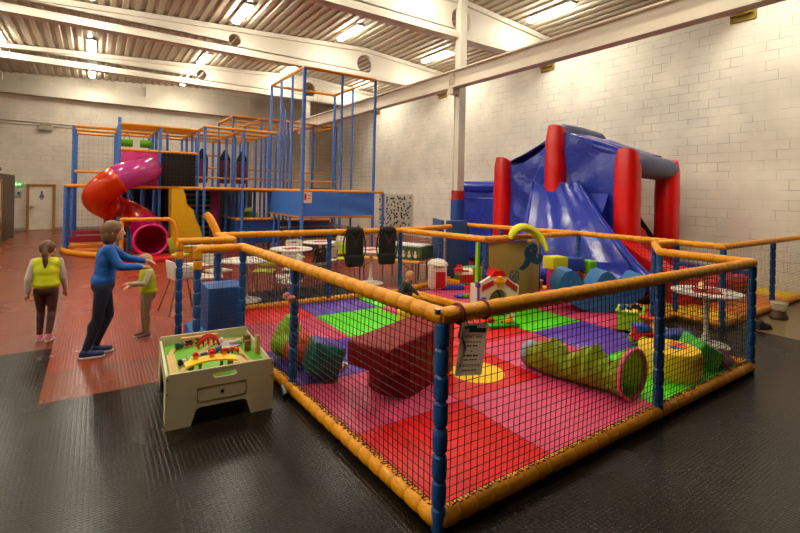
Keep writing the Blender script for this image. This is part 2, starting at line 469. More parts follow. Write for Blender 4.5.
# crane beam and the column carrying it
mb = MB(); cx = 8.3; y0, y1 = YB + .2, YF - .3
mb.box((cx, (y0 + y1) / 2, 5.23), (.05, y1 - y0, .42)); mb.box((cx, (y0 + y1) / 2, 5.0), (.26, y1 - y0, .035)); mb.box((cx, (y0 + y1) / 2, 5.45), (.26, y1 - y0, .035))
o = struct(mb.build('crane_beam', PAINTC))
for y in (9.72, 21.0, -1.3):
    mb = MB()
    for dy in (-.06, .06): mb.box((cx - .07, y + dy, 5.23), (.12, .018, .42))
    mb.box((cx - .02, y, 4.9), (.2, .22, .16)); mb.prism([(0, 0), (.22, 0), (.22, -.3)], .14, Matrix.Translation((cx + .02, y, 4.96)) @ Matrix.Rotation(R(90), 4, 'X'))
    mb.build('bracket', PAINTC, o)
for y in (9.88, 21.0, -1.2):
    mb = MB(); x = 8.56
    zt = BZ if y != 9.88 else roofz(x) - .05
    yy = y if y != 9.88 else 9.74
    mb.box((x, yy, zt / 2), (.2, .2, zt))
    for s in (-1, 1): mb.box((x, yy + s * .1, zt / 2), (.24, .02, zt))
    o = struct(mb.build('steel_column', PAINT))
    if y == 9.88:
        mb = MB(); mb.tube([(x, yy, .0), (x, yy, 1.86)], .2, n=20); mb.build('blue_pad', mat('column pad blue', '26458f', .4), o)
        mb = MB(); mb.tube([(x, yy, 1.86), (x, yy, 2.12)], .185, n=20); mb.build('red_band', mat('column pad red', 'a82626', .5), o)
# skirting
mb = MB(); mb.box(((XL + XR) / 2, YF - .015, .06), (XR - XL, .03, .12)); struct(mb.build('baseboard_far', mat('grey skirting', '8a8276', .6)))
# door in the far wall
DX0, DX1 = -2.53, -1.5
o = struct(plate('door_1', [(DX0 + .1, 0.02), (DX1 - .1, 0.02), (DX1 - .1, 1.98), (DX0 + .1, 1.98)], [], .05, Matrix.Translation((0, YF - .03, 0)) @ Matrix.Rotation(R(90), 4, 'X'), mat('door paint', 'd9d0ba', .5)))
mb = MB(); F = mat('door frame wood', '9a6b34', .5, vary=.15)
for x in (DX0 + .05, DX1 - .05): mb.box((x, YF - .05, 1.02), (.1, .1, 2.04))
mb.box(((DX0 + DX1) / 2, YF - .05, 2.03), (DX1 - DX0, .1, .1)); mb.box(((DX0 + DX1) / 2, YF - .06, .012), (DX1 - DX0, .12, .024)); mb.build('door_frame', F, o)
mb = MB(); mb.box((DX0 + .16, YF - .062, 1.02), (.04, .02, .16)); mb.cyl((DX0 + .16, YF - .06, 1.05), (DX0 + .16, YF - .11, 1.05), .012); mb.cyl((DX0 + .16, YF - .11, 1.05), (DX0 + .29, YF - .11, 1.05), .011); mb.build('handle', CHROME, o)
mb = MB(); pm = mat('toilet sign violet', '6a5f8e', .5)
mb.ell(((DX0 + DX1) / 2 + .02, YF - .062, 1.72), (.05, .01, .05)); mb.prism([(-.04, .09), (.04, .09), (.1, -.1), (-.1, -.1)], .012, Matrix.Translation(((DX0 + DX1) / 2 + .02, YF - .062, 1.57)) @ Matrix.Rotation(R(90), 4, 'X'))
for s in (-.03, .03): mb.box(((DX0 + DX1) / 2 + .02 + s, YF - .062, 1.42), (.03, .012, .12))
mb.build('toilet_sign', pm, o)
# exit sign over the little intercom
t = thing('exit_sign', 'lit green emergency exit sign on far wall beside the toilet door', 'sign', (-2.88, YF - .06, 1.98))
mb = MB(); mb.box((-2.88, YF - .045, 2.05), (.4, .09, .18), bev=.01); mb.build('housing', mat('exit green', '3fae3c', .4, emit=.9), t)
mb = MB(); wm = mat('exit white', 'f2fff0', .4, emit=1.5)
y = YF - .093
mb.box((-3.0, y, 2.05), (.07, .006, .11)); mb.ell((-2.885, y, 2.1), (.014, .006, .014)); mb.box((-2.89, y, 2.06), (.03, .006, .05), ry=.4)
mb.box((-2.87, y, 2.02), (.014, .006, .06), ry=.6); mb.box((-2.905, y, 2.02), (.014, .006, .06), ry=-.6)
mb.prism([(0, .02), (.05, .02), (.05, .045), (.1, 0), (.05, -.045), (.05, -.02), (0, -.02)], .006, Matrix.Translation((-2.82, y, 2.05)) @ Matrix.Rotation(R(90), 4, 'X')); mb.build('pictogram', wm, t)
t = thing('fire_alarm', 'small grey fire alarm box on far wall below exit sign', 'alarm', (-2.82, YF - .03, 1.5))
mb = MB(); mb.box((-2.82, YF - .035, 1.64), (.22, .07, .3), bev=.015); mb.build('box', mat('alarm grey', 'a9a59d', .5), t)
mb = MB(); mb.ell((-2.8, YF - .075, 1.66), (.05, .02, .05)); mb.build('button', BLACK, t)
# cable run with junction box
t = thing('cable_conduit', 'thin grey cable run with junction box high on far wall', 'conduit', (-2, YF - .05, 4.6))
mb = MB(); cm = mat('conduit grey', '9c917f', .5)
mb.tube([(XL, YF - .024, 4.86), (5, YF - .024, 4.86)], .022, 8); mb.tube([(XL, YF - .02, 4.72), (5, YF - .02, 4.72)], .018, 8); mb.build('pipe', cm, t)
mb = MB(); mb.box((-1.9, YF - .07, 4.62), (.5, .12, .2), bev=.01); mb.box((-1.9, YF - .06, 4.8), (.4, .1, .12)); mb.build('junction_box', cm, t)
t = thing('ventilation_duct', 'white round duct end high up at left near far wall', 'duct', (-4.4, 24.9, 6.1))
mb = MB(); mb.cyl((-8.9, 24.9, 6.15), (-3.75, 24.9, 6.05), .33, n=20); mb.build('pipe', WHITE, t)
mb = MB(); mb.cyl((-3.78, 24.9, 6.05), (-3.7, 24.9, 6.05), .345, n=20); mb.build('flange', PAINT, t)
# brown timber partition at the left edge
o = tag(MB().box((-4.7, 21.2, 1.2), (4.1, 4.6, 2.4)).build('timber_cabin', mat('dark brown boards', '3b2a20', .5, vary=.25, vscale=3)), 'dark brown timber cabin at left edge of hall', 'cabin')
mb = MB()
for y in (19.05, 20.2): mb.box((-2.63, y, 1.08), (.06, .12, 2.16))
mb.box((-2.63, 19.62, 2.14), (.06, 1.27, .12)); mb.build('door_frame', F, o)
mb = MB(); mb.box((-2.64, 19.62, 1.05), (.03, 1.0, 2.05)); mb.build('door', mat('cream door', 'cdbb97', .5), o)
o2 = tag(MB().ell((-3.1, 20.6, 2.56), (.42, .9, .16)).build('rolled_blanket', mat('grey brown cloth', '6e5f4c', .9)), 'grey-brown bundle lying on top of the timber cabin', 'bundle')
# ceiling lights
TUBE = mat('fluorescent tube', 'fff8e8', .5, vary=0, emit=86)
HOUS = mat('lamp housing', 'd8d2c4', .5)
rows = {3.05: 'near', 8.55: 'first', 13.9: 'second', 19.7: 'third', 24.3: 'fourth'}
cols = {-7.0: None, -2.75: 'second column from left', -.2: 'third column from left', 3.55: 'middle column', 7.15: 'column left of the crane beam', 10.9: 'column nearest right wall'}
proto = None
for y, rn in rows.items():
    for x, cn in cols.items():
        if rn == 'fourth' and x not in (-.2, 3.55): continue
        lab = 'ceiling strip light out of the way overhead'
        if rn != 'near' and cn:
            lab = {'first': 'bright strip light in nearest visible row', 'second': 'bright strip light in second row of bays', 'third': 'strip light in third row of bays', 'fourth': 'small distant strip light by far wall'}[rn] + ', ' + cn
        elif rn == 'near': lab = 'strip light on ceiling above the camera, ' + (cn or 'leftmost column')
        else: lab = 'strip light at the far left of its row, ' + {'first': 'nearest row', 'second': 'second row', 'third': 'third row', 'fourth': 'row by far wall'}[rn]
        if proto is None:
            proto = t = thing('strip_light', lab, 'ceiling light', (0, 0, 0), 'ceiling strip lights')
            mb = MB(); mb.box((0, 0, -.03), (.3, 1.6, .05), bev=.01); mb.build('housing', HOUS, t)
            mb = MB(); mb.box((0, 0, -.095), (.2, 1.5, .08), bev=.03); mb.build('diffuser', TUBE, t)
            t.location = (x, y, roofz(x) + .0)
        else:
            dup(proto, (x, y, roofz(x)), 0, lab)
# ---------------------------------------------------------------- soft play pen
RH = 1.28
def fence(name, label, pts, posts, cat='fence', h=RH, rr=.052, pr=.045, rdip=.83, nets=True, sp=.055, seg=.14, bottom=True, lace=False, th=.0035, ends=(0, 0), omit_rail=(), bz=.075):
    """padded rail along pts (plan), posts at given plan points"""
    c = pts[0]
    t = thing(name, label, cat, (c[0], c[1], 0))
    for (x, y) in posts:
        mb = MB(); mb.pad((x, y, 0), (x, y, h - rr * .6), pr, .165, 12, .7); mb.build('post', BLUE, t)
    for i in range(len(pts) - 1):
        a, b = V((*pts[i], 0)), V((*pts[i + 1], 0)); d = (b - a).normalized()
        ea = rr * .8
        up = V((0, 0, h)); lo = V((0, 0, bz))
        if i not in omit_rail:
            mb = MB(); mb.pad(a - d * ea * .6 + up, b + d * ea * .6 + up, rr, seg, 14, rdip); mb.build('top_rail', ORANGE, t)
        if lace: lacing('net_lacing', t, a + up + d * .06, b + up - d * .06, rr * 1.02, low=True)
        if bottom:
            mb = MB(); mb.pad(a + lo, b + lo, rr * 1.1, seg, 12, rdip); mb.build('bottom_rail', ORANGE, t)
            if lace: lacing('net_lacing', t, a + lo + d * .06, b + lo - d * .06, rr * 1.12)
        if nets:
            net('net', t, a + V((0, 0, bz + rr)) + d * .03, (b - a) - d * .06, V((0, 0, h - bz - rr * 1.6)), sp=sp, th=th, seed=i + len(name))
    return t

front = fence('play_pen_fence', 'low netted fence in front with padded orange rails and blue posts', [(1.57, 5.85), (1.72, 2.07), (6.4, 2.07), (6.4, 3.12)],
              [(1.57, 5.85), (1.655, 4.28), (1.72, 2.07), (4.27, 2.07), (6.4, 2.07), (6.4, 3.12)], lace=True, th=.0064)
mb = MB(); mb.cyl((1.65, 2.03, RH + .03), (1.65, 2.03, RH + .06), .02); mb.cyl((1.57, 4.23, .02), (1.57, 4.33, .07), .03); mb.build('clamp', CHROME, front)
mb = MB(); mb.tube([V((1.84, 2.07, RH)) + V((0, .057 * math.cos(a), .057 * math.sin(a))) for a in [2 * PI * i / 20 for i in range(20)]], .011, 8, closed=True)
mb.build('ribbon_band', mat('plum ribbon', '6b1f3a', .6)); rbn = bpy.data.objects['ribbon_band']; mb = MB(); mb.tube([V((2.05, 2.07, RH)) + V((0, .057 * math.cos(a), .057 * math.sin(a))) for a in [2 * PI * i / 20 for i in range(20)]], .008, 8, closed=True)
mb.tube([(1.84, 2.02, RH - .04), (1.815, 2.015, RH - .12), (1.84, 2.01, RH - .19), (1.79, 2.012, RH - .3)], [.012, .018, .014, .008], 8)
tag(mb.build('ribbon', mat('plum ribbon', '6b1f3a', .6)), 'plum coloured ribbon with a hanging tail tied around front orange rail left of notice', 'ribbon'); tag(rbn, 'plain plum band around front orange rail close to the corner', 'ribbon'); rbn.name = 'ribbon'
gate = fence('gate_fence', 'short netted fence beside entrance gap on the near side, holding the blue cube', [(1.57, 5.85), (1.03, 5.8)], [(1.03, 5.8)], bottom=False)
mb = MB(); mb.pad((1.03, 5.8, RH - .24), (1.03, 5.8, RH), .05, .12); mb.build('corner_pad', ORANGE, gate)
gate2 = fence('entrance_fence', 'short orange rail fence on far side of the entrance gap', [(.97, 6.76), (1.66, 6.74), (1.62, 7.55)], [(.97, 6.76), (1.5, 6.9), (1.62, 7.55)], bottom=False)
mb = MB(); mb.pad((.97, 6.76, RH - .24), (.97, 6.76, RH), .05, .12); mb.build('corner_pad', ORANGE, gate2)
mb = MB(); mb.tube([V((1.62, 7.55, RH)) + V(p) for p in ((0, 0, 0), (-.03, .03, .1), (-.07, .07, .2), (-.11, .11, .28), (-.15, .15, .32))], .06, 10); mb.build('curved_rail', ORANGE, gate2)
back = fence('cafe_fence', 'long netted fence with orange rails between the play mats and the café tables', [(1.66, 7.5), (5.0, 7.36), (5.32, 5.35)], [(3.5, 7.42), (5.0, 7.36), (5.35, 5.38)], sp=.06)
corner = fence('toddler_corner_fence', 'short netted fence with orange rails beside the toy silo', [(5.0, 7.36), (6.7, 7.86)], [(6.3, 7.745)], sp=.06)
side = fence('castle_fence', 'netted fence with orange rails running in front of the inflatable slide', [(7.45, 8.1), (8.05, 5.5), (8.1, 3.68), (8.1, 3.0)], [(7.42, 8.08), (7.65, 7.2), (8.05, 5.5), (8.1, 3.68), (8.1, 3.0)], sp=.06)
mb = MB(); mb.pad((5.32, 5.35, RH), (8.05, 5.5, RH), .052, .14); mb.build('cross_rail', ORANGE, back)
mb = MB(); mb.pad((6.7, 5.38, 0), (6.7, 5.38, RH), .035, .165); mb.build('post', mat('dark grey post', '2b3036', .5), back)
al = fence('alcove_fence', 'angled netted fence behind the white lantern table', [(6.4, 3.12), (7.42, 3.7), (8.1, 3.68)], [(7.42, 3.7)], sp=.06)
rt = fence('side_fence', 'netted fence with orange rail reaching the right wall beside orange floor mats', [(8.1, 3.0), (12.5, 3.08)], [(10.35, 3.04), (12.45, 3.08)], sp=.06)

# tan board under the cross rail, with green edge
t = thing('tan_board', 'tan wall board hanging under orange rail behind toy castle', 'board', (6.0, 5.36, 0))
mb = MB(); mb.box((6.05, 5.37, .62), (1.28, .035, 1.2), bev=.006); mb.build('panel', mat('tan board', 'a88a4c', .55, vary=.06), t)
mb = MB(); mb.box((5.3, 5.5, .62), (.06, .06, 1.2), bev=.01); mb.build('edge_board', mat('lime board', '86c024', .5), t)
# blue padded wall panels at back of toddler corner
PB = mat('blue panel vinyl', '2c4a78', .5, vary=.12, vscale=2, wrinkle=.2, bscale=6)
def panel(lab, a, b, h, w=.07):
    a, b = V((*a, 0)), V((*b, 0)); d = b - a
    mb = MB(); mb.box((*((a + b) / 2).xy, h / 2 + .02), (d.length, w, h), rz=math.atan2(d.y, d.x), bev=.02)
    return tag(mb.build('padded_panel', PB), lab, 'panel')
panel('tall blue padded panel facing the camera behind green toy box', (6.8, 8.12), (7.38, 8.06), 1.38)
panel('narrow darker blue padded panel left of the tall one behind toy silo', (6.76, 8.2), (7.2, 9.1), 1.38)

# ---------------------------------------------------------------- mats
def vinyl(n, c): return mat(n, c, .4, spec=.35, vary=.06, vscale=1.5, wrinkle=.22, bscale=5)
MR, MP, MPU, ML = vinyl('mat red', 'd01210'), vinyl('mat pink', 'c94a68'), vinyl('mat purple', '58379c'), vinyl('mat lime', '62d208')
gx_ = [1.74, 2.9, 4.05, 5.25, 6.42]; gy_ = [2.12, 3.2, 4.3, 5.42, 6.6, 7.44]
cm = {(0, 0): (MR, 'red', 'at front corner under the notice'), (1, 0): (MP, 'pink', 'under the crawl tunnel along front rail'), (2, 0): (ML, 'lime green', 'at tunnel mouth along front rail'), (3, 0): (ML, 'lime green', 'under the yellow foam drum'),
      (0, 1): (MP, 'pink', 'along left rail in front of red bench'), (1, 1): (MR, 'red', 'with yellow circle in the middle'), (2, 1): (MP, 'pink', 'behind the crawl tunnel'), (3, 1): (MPU, 'purple', 'in front of the toy truck'),
      (0, 2): (MPU, 'purple', 'under the teal cushion'), (1, 2): (MR, 'red', 'behind the red foam bench'), (2, 2): (MR, 'red', 'in front of toy castle'), (3, 2): (ML, 'lime green', 'in front of blue rocker'),
      (0, 3): (MP, 'pink', 'under the lime bean bag'), (1, 3): (ML, 'lime green', 'behind the red foam bench'), (2, 3): (MP, 'pink', 'beside low orange divider'), 
      (0, 4): (MR, 'red', 'at far left by blue cube'), (1, 4): (MPU, 'purple', 'beneath the hanging black seats'), (2, 4): (ML, 'lime green', 'at far corner by café fence')}
for (i, j), (m, cn, pl) in cm.items():
    x0, x1 = gx_[i], gx_[i + 1]; y0, y1 = gy_[j], gy_[j + 1]
    if i == 2 and j >= 3: x1 = 5.0
    if (i, j) == (1, 0): x1 = 4.46
    if (i, j) == (2, 0): x0 = 4.46
    mb = MB(); mb.box(((x0 + x1) / 2, (y0 + y1) / 2, .026), (x1 - x0 - .006, y1 - y0 - .006, .05), bev=.012)
    o = tag(mb.build('floor_mat', m), f'{cn} vinyl floor mat {pl}', 'mat', 'floor mats')
    if (i, j) == (1, 1):
        mb = MB(); mb.lathe([(0, .0505), (.30, .0505), (.3, .053), (0, .053)], (3.53, 3.64, 0), 40); mb.build('yellow_circle', vinyl('mat yellow', 'f0c60e'), o)
for x0, x1, y0, y1, m, lab in ((6.43, 8.02, 3.78, 5.33, MP, 'pink vinyl floor mat under blue rocker'), (5.3, 8.0, 5.45, 5.95, MR, 'red vinyl floor mat at tan board in toddler corner'), (5.3, 6.3, 5.97, 7.28, MP, 'pink vinyl floor mat inside toddler corner'), (6.31, 7.5, 5.97, 7.75, MR, 'red vinyl floor mat right of pink one in toddler corner'), (6.72, 7.4, 7.76, 8.0, MR, 'narrow red strip of floor mat in front of tall blue panel')):
    mb = MB(); mb.box(((x0 + x1) / 2, (y0 + y1) / 2, .026), (x1 - x0 - .006, y1 - y0 - .006, .05), bev=.012); tag(mb.build('floor_mat', m), lab, 'mat', 'floor mats')
BM_, YM, OM = None, vinyl('mat yellow', 'f0c60e'), vinyl('mat orange', 'e0801e')
for x0, x1, m, lab in ((8.2, 9.1, YM, 'yellow floor mat behind fence beside the blue slide'), (9.1, 11.6, OM, 'wide orange floor mat on right in front of inflatable castle'), (11.6, 12.5, YM, 'yellow floor mat strip along right wall')):
    mb = MB(); mb.box(((x0 + x1) / 2, 3.75 if x0 < 9 else 4.0, .03), (x1 - x0 - .006, 1.2 if x0 < 9 else 1.8, .06), bev=.012); tag(mb.build('landing_mat', m), lab, 'mat')

# ---------------------------------------------------------------- things in the pen
t = thing('foam_bench', 'dark red foam block bench with overhanging top, behind the front left rail', 'bench', (2.1, 3.62, .05))
FR = mat('maroon vinyl', '7c0e18', .5, spec=.25, vary=.06, wrinkle=.15, bscale=4)
mb = MB(); mb.box((.62, 0, .43), (1.24, .5, .24), bev=.025, seg=3); mb.build('top_slab', FR, None)
top = bpy.data.objects['top_slab']
mb = MB(); mb.prism([(.34, -.245), (1.22, -.245), (1.22, .245), (.34, .245), (.27, .12), (.25, 0), (.27, -.12)], .31, Matrix.Translation((0, 0, .155))); base = mb.build('base_block', FR, None)
for o in (top, base): o.parent = t
t.rotation_euler = (0, 0, R(21)); t.location = (2.1, 3.6, .052)

# bean bags and cushions
mb = MB(); mb.ell((0, 0, .17), (.2, .2, .17)); mb.ell((.02, .03, .26), (.165, .16, .19)); mb.ell((.03, .04, .4), (.085, .085, .1))
o = mb.blob('bean_bag', mat('lime leatherette', '9fc41f', .35, vary=.1, wrinkle=.4, bscale=6), None, .014, 5); o.location = (1.9, 5.1, .052); tag(o, 'lime green bean bag by the left rail', 'bean bag')
mb = MB(); mb.ell((0, 0, .17), (.2, .18, .17)); mb.ell((0, 0, .2), (.15, .15, .19))
o = mb.blob('bean_bag', mat('orange leatherette', 'c8501c', .35, vary=.1, wrinkle=.4, bscale=6), None, .014, 5); o.location = (1.93, 4.78, .052); tag(o, 'orange round bean bag between lime bean bag and teal cushion', 'bean bag')
t = thing('cushion', 'teal cube cushion with purple sides leaning by the left fence post', 'cushion', (2.02, 4.36, .055))
def pillowcube(mb, s, pinch=.82):
    n = 10
    for ax in range(3):
        for sg in (-1, 1):
            def f(u, v, ax=ax, sg=sg):
                a, b = 2 * u - 1, 2 * v - 1
                p = [0, 0, 0]; p[ax] = sg * (1 + .12 * (1 - a * a) * (1 - b * b)); p[(ax + 1) % 3] = a; p[(ax + 2) % 3] = b
                q = V(p)
                edge = max(abs(a), abs(b))
                return q * s * (1 - .06 * (edge ** 6))
            mb.m = 1 if ax == 0 and sg > 0 or ax == 2 else 0
            mb.grid(f, n, n)
    bmesh.ops.remove_doubles(mb.bm, verts=mb.bm.verts, dist=.0005)
mb = MB(); pillowcube(mb, .17); bmesh.ops.rotate(mb.bm, verts=mb.bm.verts, matrix=Matrix.Rotation(R(18), 3, 'Y') @ Matrix.Rotation(R(-12), 3, 'Z'), cent=(0, 0, 0)); 
zmin = min(v.co.z for v in mb.bm.verts); bmesh.ops.translate(mb.bm, verts=mb.bm.verts, vec=(0, 0, -zmin))
o = mb.build('cover', [mat('teal leatherette', '1f6a5a', .35, vary=.1, wrinkle=.4, bscale=6), mat('purple leatherette', '4a3590', .4, vary=.1, wrinkle=.4, bscale=6)], None); o.parent = t
t = thing('toy_xylophone', 'little wooden xylophone lying on purple mat beside red foam bench', 'toy', (2.3, 4.5, .052))
mb = MB()
for s in (-.04, .04): mb.box((2.3, 4.5 + s, .067), (.16, .02, .03), rz=.5)
mb.build('frame', WOOD, t)
for k, cc in enumerate((RED, YELLOW, LIME, BLUEP, WHITE)):
    mb = MB(); mb.box((2.3 + (k - 2) * .03 * math.cos(.5), 4.5 + (k - 2) * .03 * math.sin(.5), .087), (.022, .13 - k * .01, .01), rz=.5); mb.build('bar', cc, t)

# crawl tunnel
TF = mat('tunnel nylon', 'a9b52a', .55, vary=.15, vscale=8, wrinkle=.4, bscale=9)
t = thing('crawl_tunnel', 'lime caterpillar crawl tunnel collapsed on pink mat, pink ring at its mouth', 'play tunnel', (4.3, 2.9, .05))
A = V((4.36, 2.36, .30)); Bp = V((4.17, 3.42, .24))
L = 40; mb = MB(); rings = []
for i in range(L + 1):
    f = i / L; c = A.lerp(Bp, f)
    sagf = .6 + .4 * abs(math.cos(f * PI * 2.2 + .0)) if 0 < f < 1 else 1
    r = (.235 if f < .08 else .235 * (.6 + .34 * abs(math.cos(f * PI * 2.6)) ** 1.5)) * (1 - .12 * f)
    fold = 1 + .05 * math.sin(f * 60)
    ring = []
    for k in range(24):
        a = 2 * PI * k / 24
        n_ = 1 + .2 * noise.noise(V((math.cos(a) * 2, math.sin(a) * 2, f * 9)))
        ring.append(V((c.x + r * fold * n_ * math.cos(a) + .03 * math.sin(f * 7), c.y, max(.056, .055 + (r * fold * n_) * (1 + math.sin(a)) * (1 if f < .1 else .95)))))
    rings.append(ring)
mb.rings(rings, cap=False); bmesh.ops.solidify(mb.bm, geom=mb.bm.faces[:], thickness=.006); mb.build('fabric_tube', TF, t)
mb = MB(); mb.tube([V((A.x + .237 * math.cos(a), A.y - .005, .056 + .237 * (1 + math.sin(a)))) for a in [2 * PI * k / 32 for k in range(32)]], .022, 8, closed=True); mb.build('mouth_ring', mat('tunnel pink', 'd8657c', .5), t)
mb = MB(); mb.ell((Bp.x + .02, Bp.y + .03, .2), (.16, .09, .145)); mb.build('rear_hood', mat('tunnel grey', '8f9a9c', .6), t)

# notice on the front rail
t = thing('notice', 'laminated paper notice with green heading hanging on front rail', 'notice', (1.9, 2.0, 1.22))
Mn = Matrix.Translation((1.895, 2.0, 1.075)) @ Matrix.Rotation(R(90), 4, 'X') @ Matrix.Rotation(R(-9), 4, 'Z')
PAPER = mat('laminated paper', 'fbf5e6', .4, vary=.03)
_n = PAPER.node_tree; _t = _n.nodes.new('ShaderNodeBsdfTranslucent'); _t.inputs[0].default_value = (.9, .86, .76, 1); _x = _n.nodes.new('ShaderNodeMixShader'); _x.inputs[0].default_value = .55
_n.links.new(_n.nodes['Principled BSDF'].outputs[0], _x.inputs[1]); _n.links.new(_t.outputs[0], _x.inputs[2]); _n.links.new(_x.outputs[0], _n.nodes['Material Output'].inputs[0])
mb = MB(); mb.prism(rrect(.215, .31, .006), .003, Mn); mb.build('sheet', PAPER, t)
INK = mat('ink', '2c2a26', .6, vary=0)
mb = MB(); mb.prism([(-.075, .125), (.025, .125), (.025, .14), (-.075, .14)], .004, Mn @ Matrix.Rotation(R(4), 4, 'Z')); mb.prism([(-.045, .1), (.095, .1), (.095, .127), (-.045, .127)], .0045, Mn); mb.build('heading_band', mat('heading teal', '2a6d66', .5), t)
textm('heading_text', 'VENT HER', .032, Mn @ Matrix.Translation((.0, .075, .002)), INK, t, .0005)
for k, (w, y, h) in enumerate(((.15, .042, .007), (.09, .02, .009), (.012, -.012, .007), (.13, -.038, .009), (.11, -.063, .006), (.17, -.092, .004), (.17, -.1, .004), (.12, -.125, .006))):
    mb = MB(); n = max(1, int(w / .022)); x = -w / 2
    for q in range(n):
        ww = w / n * random.uniform(.55, .9); mb.box((0, 0, 0), (ww, h, .001), mtx=Mn @ Matrix.Translation((x + ww / 2, y, .002))); x += w / n
    mb.build('text_line', INK, t)
mb = MB(); mb.tube([(1.86, 1.999, 1.225), (1.85, 2.0, 1.25), (1.84, 2.01, 1.28)], .004, 6); mb.build('string', BLACK, t)

# pink lumps standing in for a hand that grips the left post
mb = MB(); mb.ell((1.575, 4.28, .97), (.04, .04, .035)); mb.ell((1.6, 4.22, .96), (.045, .03, .03)); mb.ell((1.565, 4.24, .995), (.03, .03, .025)); mb.ell((1.61, 4.23, .93), (.03, .02, .03))
tag(mb.blob('hand_stand_in', mat('pink lumps', 'c98a80', .9, bump=.3), None, .006, 3), 'little pink lumps standing in for a hand on blue post behind the train table', 'hand stand-in')

# toy castle (playset), garage front with arch
t = thing('toy_castle', 'white toy castle playset with red roof panels in front of tan board', 'toy castle', (5.62, 4.98, .05))
CW = mat('cream toy plastic', 'e6decb', .4)
M0 = Matrix.Translation((5.4, 5.12, .05)) @ Matrix.Rotation(R(-22), 4, 'Z') @ Matrix.Rotation(R(90), 4, 'X') @ Matrix.Diagonal((1.3, 1.58, 1.3, 1))
arch = [(.13 * math.cos(a), .16 + .13 * math.sin(a)) for a in [PI * i / 14 for i in range(15)]] 
outer = [(-.24, 0), (-.14, 0), (-.14, .16)] + arch[::-1][1:-1] + [(.14, .16), (.14, 0), (.24, 0), (.26, .32), (.2, .34), (0, .47), (-.2, .37), (-.26, .34)]
plate('front_wall', outer, [], .05, M0, CW, t, .006)
mb = MB(); mb.prism([(-.24, 0), (-.2, 0), (-.2, .3), (-.24, .3)], .3, M0 @ Matrix.Translation((0, 0, -.17))); mb.prism([(.2, 0), (.24, 0), (.24, .3), (.2, .3)], .3, M0 @ Matrix.Translation((0, 0, -.17))); mb.build('side_wall', CW, t)
mb = MB(); mb.prism([(-.23, .27), (-.08, .33), (-.08, .38), (-.22, .33)], .012, M0 @ Matrix.Translation((0, 0, .028))); mb.build('name_panel', mat('toy crimson', 'b3242a', .4), t)
mb = MB(); mb.prism([(.23, .25), (.08, .34), (.1, .39), (.24, .31)], .012, M0 @ Matrix.Translation((0, 0, .028))); mb.build('name_panel', mat('toy crimson', 'b3242a', .4), t)
mb = MB(); mb.prism([(-.12, .415), (.1, .415), (.04, .475), (-.06, .475)], .26, M0 @ Matrix.Translation((0, 0, -.1))); mb.build('roof', RED, t)
mb = MB(); mb.ell((0, .37, .04), (.08, .03, .03), mtx=M0); mb.ell((0, .4, .04), (.045, .025, .03), mtx=M0); mb.box((0, .34, .035), (.06, .06, .03), mtx=M0, bev=.008); mb.build('balcony', mat('toy amber', 'e8a51c', .4), t)
mb = MB(); mb.tube([M0 @ V((.26 + .06 * math.cos(a), .4 + .06 * math.sin(a), -.1)) for a in [2 * PI * i / 20 for i in range(20)]], .014, 8, closed=True)
for i in range(3): mb.box((.26, .4, -.1), (.12, .012, .015), mtx=M0 @ Matrix.Translation((.26, .4, -.1)) @ Matrix.Rotation(i * PI / 3, 4, 'Z') @ Matrix.Translation((-.26, -.4, .1)))
mb.build('wheel', mat('toy slate', '4a525e', .4), t)
mb = MB(); mb.tube([M0 @ V((.1 * math.cos(a), .16 + .1 * math.sin(a) if a <= PI else .16, -.16)) for a in [PI * i / 14 for i in range(15)]], .018, 8); mb.build('inner_arch', mat('toy navy', '2b3a48', .4), t)
mb = MB(); mb.box((-.2, .15, .03), (.06, .12, .02), mtx=M0, bev=.004); mb.build('window', BLUEP, t)
mb = MB(); mb.box((-.27, .33, 0), (.05, .05, .06), mtx=M0, bev=.01); mb.box((-.26, .2, 0), (.02, .25, .05), mtx=M0); mb.build('drainpipe', PURPLE, t)
t = thing('toy_figure_base', 'green toy base with yellow duck figure in front of toy castle', 'toy', (5.12, 4.75, .05)); tf_ = t
mb = MB(); mb.box((5.4, 4.62, .075), (.5, .22, .05), rz=-.35, bev=.015); mb.build('base', mat('toy leaf green', '3fa531', .4), t)
mb = MB(); mb.ell((5.46, 4.55, .15), (.06, .05, .05)); mb.ell((5.49, 4.53, .2), (.035, .03, .035)); mb.build('duck', YELLOW, t)
mb = MB(); mb.box((5.26, 4.7, .13), (.1, .05, .07), bev=.01); mb.box((5.38, 4.6, .12), (.03, .03, .04), bev=.006); mb.build('blocks', RED, t)
mb = MB(); mb.ell((5.55, 4.55, .13), (.03, .03, .05)); mb.build('figure', WHITE, t); t.location = (4.8, 4.86, .05)

